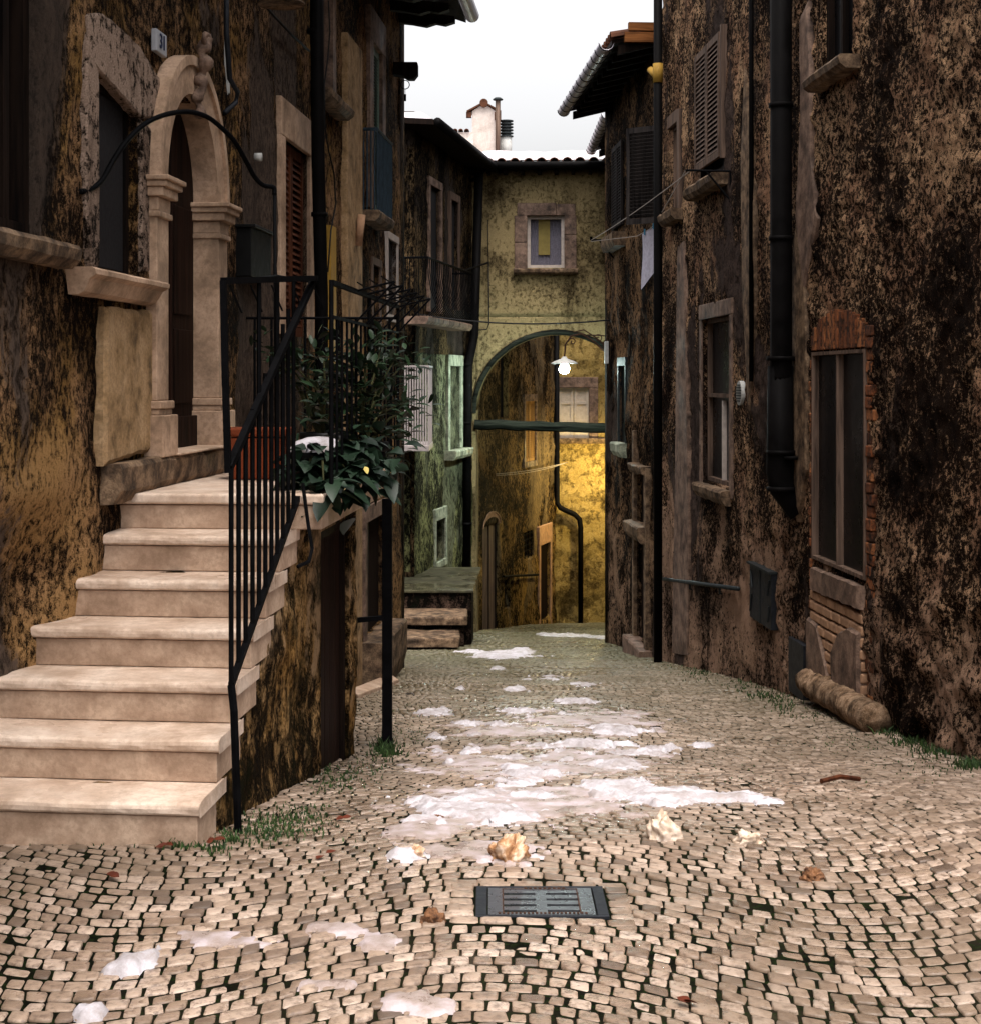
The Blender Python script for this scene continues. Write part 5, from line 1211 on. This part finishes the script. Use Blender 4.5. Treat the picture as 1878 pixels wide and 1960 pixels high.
# ================================================================== street lamp inside the arch
LP_ = Vector(P(1080, 695, 27.6)); LM = thing('street_lamp', (2.3, 27.6, .6), 'lit street lamp on scrolled iron bracket hanging in front of the archway', 'street lamp')
mb = MB(); c = LP_ + Vector((0, 0, .02)); mb.lathe(tuple(c), [(.03, .10), (.06, .06), (.17, .02), (.235, -.015), (.24, -.03), (.225, -.022), (.05, .0)], 28); obj('shade', mb, M['white_plastic'], LM, True)
mb = MB(); mb.lathe((c.x, c.y, c.z - .115), [(.01, -.095), (.07, -.07), (.095, 0), (.07, .055), (.03, .09)], 16); obj('bulb', mb, M['bulb'], LM, True)
mb = MB(); wall_x = 2.30; zc = c.z
arc = [Vector((c.x, c.y, zc + .10)), Vector((c.x + .02, c.y, zc + .32)), Vector((c.x + .12, c.y, zc + .46)), Vector((c.x + .30, c.y, zc + .50)), Vector((c.x + .52, c.y, zc + .36)), Vector((c.x + .75, c.y, zc + .15)), Vector((c.x + .92, c.y, zc - .15)), Vector((c.x + 1.0, c.y, zc - .45))]
mb.tube(arc, .016, 6); mb.tube([v + Vector((.04, 0, .07)) for v in arc[2:]], .012, 6)
def scroll(cx, cz, r, turns, sgn, st=0):
    pts = [Vector((cx + sgn * r * (1 - k / 28 * .8) * math.cos(st + k / 28 * turns * 2 * math.pi), c.y, cz + r * (1 - k / 28 * .8) * math.sin(st + k / 28 * turns * 2 * math.pi))) for k in range(29)]
    mb.tube(pts, .010, 5)
scroll(c.x + .78, zc + .30, .11, 1.3, 1, 2); scroll(c.x + .60, zc + .42, .07, 1.2, -1, 1); scroll(c.x + .95, zc + .08, .10, 1.3, 1, .5); scroll(c.x + .14, zc + .36, .07, 1.2, -1, 0)
mb.tube([Vector((wall_x, c.y, zc + .45)), Vector((c.x + .4, c.y, zc + .48))], .012, 6); mb.tube([Vector((wall_x - .01, c.y, zc + .55)), Vector((wall_x - .01, c.y, zc - .6))], .02, 6)
obj('bracket', mb, M['rust'], LM)
LW = thing('wall_lamp', (3.35, 36.6, -2.0), 'warm wall lamp behind the right corner lighting the yellow wall', 'wall lamp')
mb = MB(); mb.tube([(3.4, 36.6, -1.7), (3.1, 36.6, -1.6), (3.0, 36.6, -1.75)], .02, 6); obj('arm', mb, M['iron'], LW); mb = MB(); mb.lathe((3.0, 36.6, -1.9), [(.02, .16), (.10, .1), (.17, .02), (.16, .01)], 16); obj('shade', mb, M['iron'], LW, True)
mb = MB(); mb.lathe((3.0, 36.6, -1.98), [(.01, -.05), (.045, -.02), (.045, .03), (.02, .07)], 12); obj('bulb', mb, M['bulb_warm'], LW, True)

# overhead cable across the alley
mb = MB(); a = P(792, 600, 9.9); 
mb.tube(sag(P(800, 601, 24.6), P(1168, 612, 23.6), .10, 24), .012, 6); cb = obj('overhead_cable', mb, M['cable'], None, True); tag(cb, 'black cable slung across the alley above the archway', 'cable')
JB = MB(); q = P(1161, 668, 23.7); JB.box(q[0] - .03, q[0] + .06, q[1], q[1] + .1, q[2] - .22, q[2] + .12); jb = obj('junction_box', JB, M['white_plastic'], HF, False, .01)

# ================================================================== OLD STONE STEPS in front of the greenish house
OS = thing('old_stone_steps', (-.9, 23.5, -3.9), 'block of worn dark stone steps below the greenish house, left of the archway', 'steps')
def blob_box(x0, x1, y0, y1, z0, z1, amp, seed, n=10):
    mb = MB(); 
    nx_, ny_, nz_ = n, max(3, n // 2), 4; pts = {}
    def gp(i, j, k):
        if (i, j, k) not in pts:
            x, y, z = x0 + (x1 - x0) * i / nx_, y0 + (y1 - y0) * j / ny_, z0 + (z1 - z0) * k / nz_
            e = fb((x, y, z), amp, 3.5, seed); e2 = fb((x, y, z), amp, 3.5, seed + 11); e3 = fb((x, y, z), amp * .6, 3.5, seed + 17)
            pts[(i, j, k)] = len(mb.v); mb.v.append((x + (e if i in (0, nx_) else 0), y + (e2 if j == 0 else 0), z + (e3 if k == nz_ else 0)))
        return pts[(i, j, k)]
    for i in range(nx_):
        for k in range(nz_): mb.f.append((gp(i, 0, k), gp(i + 1, 0, k), gp(i + 1, 0, k + 1), gp(i, 0, k + 1))); mb.f.append((gp(i + 1, ny_, k), gp(i, ny_, k), gp(i, ny_, k + 1), gp(i + 1, ny_, k + 1)))
        for j in range(ny_): mb.f.append((gp(i, j, nz_), gp(i + 1, j, nz_), gp(i + 1, j + 1, nz_), gp(i, j + 1, nz_)))
    for j in range(ny_):
        for k in range(nz_): mb.f.append((gp(nx_, j, k), gp(nx_, j + 1, k), gp(nx_, j + 1, k + 1), gp(nx_, j, k + 1))); mb.f.append((gp(0, j + 1, k), gp(0, j, k), gp(0, j, k + 1), gp(0, j + 1, k + 1)))
    return mb
zt = (HZ - 1131) * 23.4 / F
obj('platform', blob_box(-1.95, -.28, 23.4, 26.4, -4.7, zt - .03, .012, 1, 14), M['steps_dark'], OS, False, .02)
mb = MB(); mb.hexa([(-1.95, 23.36, zt - .03), (-.26, 23.36, zt - .03), (-.16, 26.3, zt - .03), (-1.4, 26.3, zt - .03)], [(-1.95, 23.36, zt + .01), (-.26, 23.36, zt + .01), (-.16, 26.3, zt + .01), (-1.4, 26.3, zt + .01)]); obj('top_slab', mb, M['platform'], OS, False, .01)
for k, (v, y, u) in enumerate(((1182, 22.5, 893), (1224, 21.7, 880))):
    z = (HZ - v) * y / F; so_ = obj('step', blob_box(-1.95, (u - CU) * y / F - .04, y + .10, 23.5, -4.9, z - .10, .03, 5 + k, 14), M['steps_dark'], OS, True); obj('tread', blob_box(-1.95, (u - CU) * y / F, y, 23.45, z - .11, z, .03, 15 + k, 18), M['sill'], so_, True)  # lit tops put into the colour: lighter treads over darker risers
# step stones at the foot of the right corner house
q = ground_at(1232, 1245); mb = blob_box(q[0] - .12, q[0] + .35, q[1] - 1.4, q[1] + .9, q[2] - .2, q[2] + .14, .02, 9)
k_ = obj('kerb_stone', mb, M['surround'], None, True); tag(k_, 'low pale stone step at the foot of the right corner house', 'stone step')
# raised pavement strip on the left
a = ground_at(686, 1338); b = ground_at(764, 1308); mb = MB()
mb.hexa([(a[0], a[1], a[2] - .05), (b[0], b[1], b[2] - .05), (b[0] - .10, b[1] + .3, b[2] - .05), (a[0] - .10, a[1] + .2, a[2] - .05)], [(a[0], a[1], a[2] + .035), (b[0], b[1], b[2] + .035), (b[0] - .10, b[1] + .3, b[2] + .035), (a[0] - .10, a[1] + .2, a[2] + .035)])
ks = obj('pavement_edge', mb, M['limestone'], None, False, .01); tag(ks, kind='structure')

# ================================================================== POTS AND PLANTS on the landing
def pot(name, u, v, Y, w_, h_, mat, label, d_=None, rect_=False, group=None):
    c = P(u, v, Y); x, y, z = c[0], Y, LZ + .004
    T = thing(name, (x, y, z), label, 'flower pot', group)
    mb = MB(); d_ = d_ or w_
    if rect_:
        def q(k, zz): return [(x - w_ * k / 2, y - d_ * k / 2, zz), (x + w_ * k / 2, y - d_ * k / 2, zz), (x + w_ * k / 2, y + d_ * k / 2, zz), (x - w_ * k / 2, y + d_ * k / 2, zz)]
        mb.hexa(q(.84, z), q(.97, z + h_ - .05)); obj('body', mb, M[mat], T, False, .01)
        mb = MB(); mb.hexa(q(1.04, z + h_ - .045), q(1.08, z + h_)); obj('rim', mb, M[mat], T, False, .012, None, 3)
    else:
        mb.lathe((x, y, z), [(w_ * .36, 0), (w_ * .46, h_ - .05)], 24); obj('body', mb, M[mat], T, True)
        mb = MB(); mb.lathe((x, y, z), [(w_ * .46, h_ - .049), (w_ * .5, h_ - .045), (w_ * .5, h_), (w_ * .44, h_), (w_ * .43, h_ - .03)], 24); obj('rim', mb, M[mat], T, True)
    return T, (x, y, z + h_)
pot('terracotta_trough', 495, 900, 8.35, .315, .27, 'terracotta', 'orange terracotta trough behind the railing at the top of the steps', .26, True)
_, tp1 = pot('plant_pot', 690, 900, 8.2, .30, .20, 'blackplastic', 'large dark pot holding the tall laurel at the landing edge')
_, tp2 = pot('plant_pot', 610, 900, 7.75, .30, .17, 'blackplastic', 'dark pot with snow on its soil and broad leaves spilling over the slab')
_, tp3 = pot('plant_pot', 620, 900, 9.1, .28, .22, 'blackplastic', 'dark pot of the rear laurel against the back rail')
mb = MB(); c = P(610, 868, 7.75); n = 16
vs = [(tp2[0], tp2[1], tp2[2] + .075)]
for r_, z in ((.06, .07), (.11, .05), (.135, .01), (.135, -.03)):
    for k in range(n): a = 2 * math.pi * k / n; q = r_ * (1 + .12 * math.sin(3 * a + r_ * 30)); vs.append((tp2[0] + q * math.cos(a), tp2[1] + q * math.sin(a), tp2[2] + z))
fs = [(0, 1 + k, 1 + (k + 1) % n) for k in range(n)] + [(1 + r_ * n + k, 1 + (r_ + 1) * n + k, 1 + (r_ + 1) * n + (k + 1) % n, 1 + r_ * n + (k + 1) % n) for r_ in range(3) for k in range(n)]
mb.add(vs, fs); so = obj('snow_heap', mb, M['snow'], None, True); tag(so, 'small heap of white snow lying in the planted pot on the landing', 'snow')
def leaf(mb, base, dirv, L, W, droop=.25, wide=.45):
    d_ = dirv.normalized(); side = d_.cross(Vector((0, 0, 1))); side = side.normalized() if side.length > .01 else Vector((1, 0, 0))
    side = (side + Vector((random.gauss(0, .35),) * 3)).normalized(); up = side.cross(d_).normalized()
    pr = [(0, .08), (.22, .75), (wide, 1.0), (.72, .72), (.9, .3), (1.0, .02)]; b0 = len(mb.v)
    for t_, w_ in pr:
        c = base + d_ * L * t_ + Vector((0, 0, -droop * L * t_ * t_))
        mb.v += [tuple(c - side * W / 2 * w_ + up * .12 * W * w_), tuple(c), tuple(c + side * W / 2 * w_ + up * .12 * W * w_)]
    for i in range(len(pr) - 1):
        for k in (0, 1): mb.f.append((b0 + i * 3 + k, b0 + i * 3 + k + 1, b0 + (i + 1) * 3 + k + 1, b0 + (i + 1) * 3 + k))
def plant(name, base, clusters, label, cat, mat, L, W, per, droop, rad=.08, wide=.45):
    T = thing(name, base, label, cat); st = MB(); lf = MB(); b = Vector(base)
    for (u, v, Y) in clusters:
        c = Vector(P(u, v, Y)); mid = b.lerp(c, .5) + Vector((random.gauss(0, .02), random.gauss(0, .02), .04)); st.tube([b + Vector((0, 0, -.05)), mid, c], [.009, .007, .004], 6)
        for i in range(per):
            p = c + Vector((random.gauss(0, rad), random.gauss(0, rad), random.gauss(0, rad * .8)))
            dr_ = Vector((random.gauss(0, 1), random.gauss(0, 1), random.uniform(-.2, .9))) + (p - b).normalized() * .6
            leaf(lf, p, dr_, L * random.uniform(.7, 1.15), W * random.uniform(.8, 1.15), droop * random.uniform(.4, 1.6), wide)
        # end rosette
        for i in range(7):
            a = i * .9; leaf(lf, c, Vector((math.cos(a), math.sin(a), .35)), L, W, droop, wide)
    obj('stem', st, M['stem'], T, True); obj('leaves', lf, M[mat], T, True); return T
plant('laurel_shrub', tp1, [(730, 665, 8.4), (700, 690, 8.1), (755, 690, 8.7), (770, 700, 9.0), (745, 725, 8.6), (715, 740, 8.2), (772, 770, 9.0), (738, 780, 8.5), (700, 800, 8.2), (785, 785, 9.1), (675, 705, 8.0), (660, 740, 8.0), (660, 780, 8.0), (690, 760, 8.1), (735, 830, 8.4), (700, 850, 8.3), (755, 840, 8.7), (655, 690, 8.1), (640, 760, 8.0), (670, 830, 8.1), (640, 810, 8.0)], 'tall dark glossy laurel shrub spilling past the landing railing', 'shrub', 'laurel', .105, .034, 26, .25, .07)
plant('rear_laurel', tp3, [(540, 680, 9.2), (565, 700, 9.1), (590, 690, 9.2), (605, 720, 9.1), (575, 740, 9.2), (545, 710, 9.3), (620, 680, 9.0), (615, 760, 9.1), (600, 800, 9.1), (635, 720, 9.2), (520, 668, 9.3)], 'thinner laurel behind the balusters beside the arch post', 'shrub', 'laurel', .095, .032, 13, .2, .06)
plant('broad_leaf_plant', tp2, [(600, 890, 7.55), (640, 870, 7.6), (660, 900, 7.5), (690, 870, 7.7), (700, 905, 7.6), (720, 885, 7.8), (650, 930, 7.4), (620, 925, 7.35), (685, 925, 7.5), (725, 920, 7.8), (590, 915, 7.5), (670, 855, 7.7), (735, 890, 8.0), (570, 900, 7.6), (705, 850, 7.9), (560, 880, 7.7)], 'low plant with broad dark green leaves hanging over the landing slab', 'plant', 'hydrangea', .125, .085, 9, .55, .05, .4)
mb = MB(); leaf(mb, Vector(P(699, 893, 7.35)), Vector((.2, -.3, -.4)), .04, .03, .1, .4); yl = obj('yellowed_leaf', mb, M['yellow_leaf']); tag(yl, 'single pale yellow leaf on the broad-leaved plant', 'leaf')

# ================================================================== DRAIN
zg = float(gz(gx0, gy0)); slope = float((gz(gx0, gy0 + .2) - gz(gx0, gy0 - .2)) / .4)
DR = thing('drain_grate', (gx0, gy0, zg), 'rectangular grey cast-iron street drain with eight slots set in the cobbles', 'drain')
def gp(x, y, z): return (gx0 + x, gy0 + y, zg + slope * y + z)
def gbox(mb, x0, x1, y0, y1, z0, z1): mb.hexa([gp(x0, y0, z0), gp(x1, y0, z0), gp(x1, y1, z0), gp(x0, y1, z0)], [gp(x0, y0, z1), gp(x1, y0, z1), gp(x1, y1, z1), gp(x0, y1, z1)])
mb = MB()
gbox(mb, -DW, DW, -DD, -DD + .016, -.03, .004); gbox(mb, -DW, DW, DD - .016, DD, -.03, .004); gbox(mb, -DW, -DW + .036, -DD + .016, DD - .016, -.03, .004); gbox(mb, DW - .036, DW, -DD + .016, DD - .016, -.03, .004)
obj('frame', mb, M['iron_grey'], DR, False, .002)
mb = MB(); gx_ = DW - .040; gy_ = DD - .019; sl = .065; yr = [-gy_]
y_s = [-.105, -.045, .015, .075]; hw_ = .011
cols = [(-.122, -.016), (.018, .124)]
prev = -gy_
for y in y_s:
    gbox(mb, -gx_, gx_, prev, y - hw_, -.02, .003)
    gbox(mb, -gx_, cols[0][0], y - hw_, y + hw_, -.02, .003); gbox(mb, cols[0][1], cols[1][0], y - hw_, y + hw_, -.02, .003); gbox(mb, cols[1][1], gx_, y - hw_, y + hw_, -.02, .003)
    prev = y + hw_
gbox(mb, -gx_, gx_, prev, gy_, -.02, .003)
pan = obj('grate', mb, plain('wet_cast_iron', (.10, .105, .115, 1), .3, .55, .4, 30, .002), DR)
mb = MB(); gbox(mb, -gx_ + .045, -gx_ + .049, -gy_ + .01, gy_ - .01, .003, .0045); gbox(mb, gx_ - .049, gx_ - .045, -gy_ + .01, gy_ - .01, .003, .0045); gbox(mb, -gx_ + .049, gx_ - .049, gy_ - .016, gy_ - .012, .003, .0045)
for k in range(22): x = -.135 + k * .0128; gbox(mb, x, x + .007, -gy_ + .008, -gy_ + .018, .003, .006)
for k in range(9): x = -.05 + k * .0155; gbox(mb, x, x + .009, gy_ - .009, gy_ - .001, .003, .006)
obj('raised_marks', mb, M['rust'], pan)
mb = MB(); gbox(mb, -DW, DW, -DD, DD, -.2, -.06); obj('pit', mb, M['black'], DR)

# ================================================================== SNOW ON THE STREET
def snow_field(name, blobs, x0, x1, y0, y1, st, sty, mat, thr, hmax, seed):
    xs_ = np.arange(x0, x1, st); ys_ = np.arange(y0, y1, sty); nx_, ny_ = len(xs_), len(ys_)
    H = np.full((ny_, nx_), -1.0); X, Y = np.meshgrid(xs_, ys_); B = np.zeros_like(X)
    for (u, v, ru, rv, s_) in blobs:
        c = ground_at(u, v); c2 = ground_at(u + ru, v); ya = ground_at(u, v - rv)[1]; yb = ground_at(u, v + rv)[1]; rx = abs(c2[0] - c[0]); ry = max(.02, (ya - yb) / 2); cy_ = (ya + yb) / 2
        d2 = ((X - c[0]) / rx) ** 2 + ((Y - cy_) / ry) ** 2; B = np.maximum(B, s_ * np.exp(-d2 * .9))
    N = np.zeros_like(X)
    for j in range(ny_):
        for i in range(nx_):
            if B[j, i] > .12:
                p = Vector((X[j, i] * 3.2 + seed, Y[j, i] * 2.6, 0)); N[j, i] = .55 * noise.noise(p) + .42 * noise.noise(p * 2.3) + .30 * noise.noise(p * 5.2) + .22 * noise.noise(p * 11) + .14 * noise.noise(p * 23)
    Hh = (B + N * .85 - thr); H = np.where(B > .12, Hh, -1)
    Z = np.tanh(np.clip(H, 0, 9) * 2.4) ** 1.15 * hmax * (1 + .75 * N) 
    ok = H > 0
    idx = -np.ones_like(X, int); any_ = np.zeros_like(ok)
    cell = ok[:-1, :-1] | ok[1:, :-1] | ok[:-1, 1:] | ok[1:, 1:]
    vs = []; fs = []
    def vid(j, i):
        if idx[j, i] < 0:
            idx[j, i] = len(vs); z = gz(X[j, i], Y[j, i]) + (Z[j, i] + .002 if ok[j, i] else -.02); vs.append((X[j, i], Y[j, i], z))
        return idx[j, i]
    for j in range(ny_ - 1):
        for i in range(nx_ - 1):
            if cell[j, i]: fs.append((vid(j, i), vid(j, i + 1), vid(j + 1, i + 1), vid(j + 1, i)))
    mb = MB(); mb.v = [tuple(map(float, v)) for v in vs]; mb.f = fs
    o = obj(name, mb, mat, None, True); return o
bl = [(1090, 1455, 230, 45, .62), (1060, 1385, 190, 32, .52), (1000, 1490, 75, 30, 1.0), (900, 1550, 130, 40, 1.15), (1010, 1530, 90, 28, .9), (820, 1580, 70, 22, .9), (1190, 1510, 90, 18, 1.1), (1280, 1525, 120, 20, 1.25), (1400, 1530, 90, 11, 1.1), (1480, 1538, 60, 6, 1.0),
      (1180, 1400, 60, 14, 1.1), (1130, 1425, 90, 14, .9), (1240, 1440, 70, 12, .95), (1180, 1465, 80, 12, .95), (1060, 1400, 80, 10, .8), (1350, 1427, 25, 6, 1.0), (1255, 1410, 30, 6, .8),
      (845, 1365, 40, 9, .95), (990, 1360, 60, 9, .8), (895, 1385, 40, 6, .8), (840, 1415, 35, 7, 1.0), (905, 1408, 30, 6, .8), (900, 1440, 40, 8, .85), (960, 1450, 60, 10, .9), (850, 1440, 60, 10, .7), (1060, 1440, 60, 10, .7), (1100, 1345, 50, 6, .75),
      (780, 1640, 40, 12, .95), (700, 1670, 40, 12, .7), (245, 1855, 45, 22, 1.05), (290, 1840, 25, 18, 1.0), (215, 1865, 30, 10, .8), (175, 1945, 45, 22, 1.05), (300, 1822, 12, 14, .7)]
s1 = snow_field('snow', bl, -1.5, 2.0, 3.9, 13.2, .013, .019, M['snow'], .66, .030, 4); tag(s1, kind='stuff')
bl2 = [(960, 1255, 60, 7, 1.2), (1000, 1248, 25, 6, 1.1), (905, 1248, 30, 3, .9), (985, 1320, 25, 5, .9), (880, 1320, 18, 4, .8), (790, 1333, 22, 4, .9), (1080, 1217, 60, 3, 1.0), (1150, 1222, 25, 2.5, .9), (1040, 1300, 50, 5, .8), (1110, 1310, 40, 6, .8), (1050, 1215, 30, 2.5, .9), (950, 1280, 14, 3, .8)]
s2 = snow_field('snow_far', bl2, -1.6, 2.6, 13, 32, .045, .06, M['snow'], .58, .035, 14); tag(s2, kind='stuff')
bl3 = [(1000, 1540, 190, 34, 1.1), (930, 1460, 120, 30, .8), (1100, 1460, 150, 30, .8), (830, 1590, 90, 30, .9), (880, 1630, 120, 26, .8), (1150, 1380, 120, 22, .7), (1000, 1400, 140, 26, .6), (430, 1805, 100, 20, .85), (740, 1815, 40, 22, .9), (640, 1780, 60, 12, .6), (640, 1885, 70, 10, .75), (790, 1925, 60, 22, .95), (340, 1830, 40, 10, .7), (1210, 1560, 40, 14, .6), (880, 1790, 60, 12, .5)]
s3 = snow_field('slush', bl3, -1.5, 2.0, 3.9, 12.5, .018, .024, M['slush'], .42, .013, 24); tag(s3, kind='stuff')
def lump(name, u, v, w_, h_, mat, label, cat, seed, parts=1):
    c = ground_at(u, v); s_ = F / c[1]; wm = w_ / s_; hm = h_ / s_; mb = MB(); n, m = 44, 26; vs = []
    for j in range(m):
        th = math.pi * j / (m - 1) * .62
        for i in range(n):
            a = 2 * math.pi * i / n; d_ = Vector((math.cos(a) * math.sin(th), math.sin(a) * math.sin(th), math.cos(th))); k = 1 + .42 * noise.noise(d_ * 1.7 + Vector((seed, 0, 0))) + .22 * noise.noise(d_ * 4.2 + Vector((seed, 3, 0)))+ .14 * noise.noise(d_ * 9 + Vector((seed, 3, 0))) + .09 * noise.noise(d_ * 19 + Vector((seed, 3, 0)))
            vs.append((c[0] + d_.x * wm / 2 * k, c[1] + d_.y * wm / 2 * k * .9, c[2] + max(-.01, d_.z * hm * k)))
    fs = [(j * n + i, (j + 1) * n + i, (j + 1) * n + (i + 1) % n, j * n + (i + 1) % n) for j in range(m - 1) for i in range(n)]
    mb.add(vs, fs); o = obj(name, mb, M[mat], None, True); tag(o, label, cat, 'clumps of old snow on the cobbles'); return o
lump('snow_clump', 1270, 1605, 66, 40, 'pale_snow', 'cream snow clump peaked like a sail, below the right end of the snow patch', 'snow clump', 1)
lump('snow_clump', 1432, 1614, 50, 22, 'pale_snow', 'flat cream snow clump, rightmost pale one on the cobbles', 'snow clump', 2)
lump('snow_clump', 972, 1645, 82, 42, 'dirty_snow', 'large brown-stained snow clump just above the drain', 'snow clump', 3)
lump('snow_clump', 828, 1765, 42, 22, 'mud', 'small brown clod left of the drain', 'dirt clod', 4)
lump('snow_clump', 1556, 1683, 42, 20, 'mud', 'dark brown clod alone on the right-hand cobbles', 'dirt clod', 5)
lump('snow_clump', 797, 1640, 34, 20, 'dirty_snow', 'little brown-stained snow lump at the left edge of the slush', 'snow clump', 6)
lump('snow_clump', 838, 1570, 30, 8, 'mud', 'flat brown clod lying on the white snow patch', 'dirt clod', 7)
# fallen leaves (brown)
mb = MB()
for (u, v) in ((215, 1690), (310, 1625), (240, 1600), (620, 1640), (660, 1570), (395, 1620), (1305, 1938)):
    c = ground_at(u, v)
    for k in range(2): leaf(mb, Vector((c[0] + random.gauss(0, .02), c[1] + random.gauss(0, .02), c[2] + .014)), Vector((random.gauss(0, 1), random.gauss(0, 1), .05)), .045, .03, .05)
lv = obj('fallen_leaves', mb, M['dry_leaf']); tag(lv, kind='stuff')
# twig
a = Vector(ground_at(1572, 1502)); b = Vector(ground_at(1645, 1498)); mb = MB(); mb.tube([a + Vector((0, 0, .015)), a.lerp(b, .5) + Vector((0, .01, .03)), b + Vector((0, 0, .015))], .012, 6); tg = obj('fallen_stick', mb, M['wood_shutter']); tag(tg, 'short brown stick lying on the cobbles near the right wall', 'stick')

# grass
def grass(spots, name='grass'):
    mb = MB()
    for (u, v, ru, rv, n, hgt) in spots:
        for _ in range(n):
            c = ground_at(u + random.gauss(0, ru), v + random.gauss(0, rv)); hh = hgt * random.uniform(.25, 1.0) * .75; a = random.uniform(0, 6.28); w_ = .0022 + .0003 * c[1]
            dx, dy = math.cos(a) * w_, math.sin(a) * w_; lx, ly = random.gauss(0, hh * .45), random.gauss(0, hh * .45)
            b0 = len(mb.v); mb.v += [(c[0] - dx, c[1] - dy, c[2] - .012), (c[0] + dx, c[1] + dy, c[2] - .012), (c[0] + lx * .4 + dx * .7, c[1] + ly * .4 + dy * .7, c[2] + hh * .6), (c[0] + lx * .4 - dx * .7, c[1] + ly * .4 - dy * .7, c[2] + hh * .6), (c[0] + lx, c[1] + ly, c[2] + hh)]
            mb.f += [(b0, b0 + 1, b0 + 2, b0 + 3), (b0 + 3, b0 + 2, b0 + 4)]
    return mb
sp = [(742, 1440, 14, 8, 260, .07), (735, 1430, 6, 5, 120, .12), (540, 1580, 45, 16, 500, .03), (500, 1600, 30, 12, 250, .035), (590, 1560, 30, 12, 160, .025), (640, 1500, 30, 10, 150, .03), (620, 1480, 30, 8, 120, .03), (700, 1475, 30, 12, 150, .025), (440, 1605, 10, 6, 80, .04),
      (290, 1606, 16, 4, 160, .055), (320, 1612, 10, 4, 80, .05), (100, 1602, 14, 3, 80, .05), (350, 1622, 14, 3, 60, .04), (410, 1625, 15, 6, 80, .035), (235, 1590, 5, 3, 30, .03), (175, 1612, 60, 4, 120, .02), (780, 1400, 30, 30, 160, .02),
      (1470, 1335, 22, 7, 200, .05), (1430, 1310, 20, 6, 150, .04), (1340, 1288, 18, 4, 120, .04), (1500, 1350, 16, 8, 120, .05), (1700, 1398, 18, 6, 220, .07), (1750, 1420, 20, 6, 220, .07), (1800, 1440, 22, 6, 260, .07), (1860, 1466, 18, 6, 220, .07), (1560, 1370, 30, 6, 80, .03), (1650, 1420, 60, 12, 160, .02), (1780, 1470, 50, 14, 160, .02), (1380, 1300, 60, 6, 150, .03), (1300, 1278, 30, 4, 90, .03), (1060, 1300, 200, 40, 250, .012), (1500, 1450, 150, 40, 200, .012)]
gr = obj('grass', grass(sp), M['grass']); tag(gr, kind='stuff')

# strip the helper property
for o in bpy.data.objects:
    if 'off' in o.keys(): del o['off']
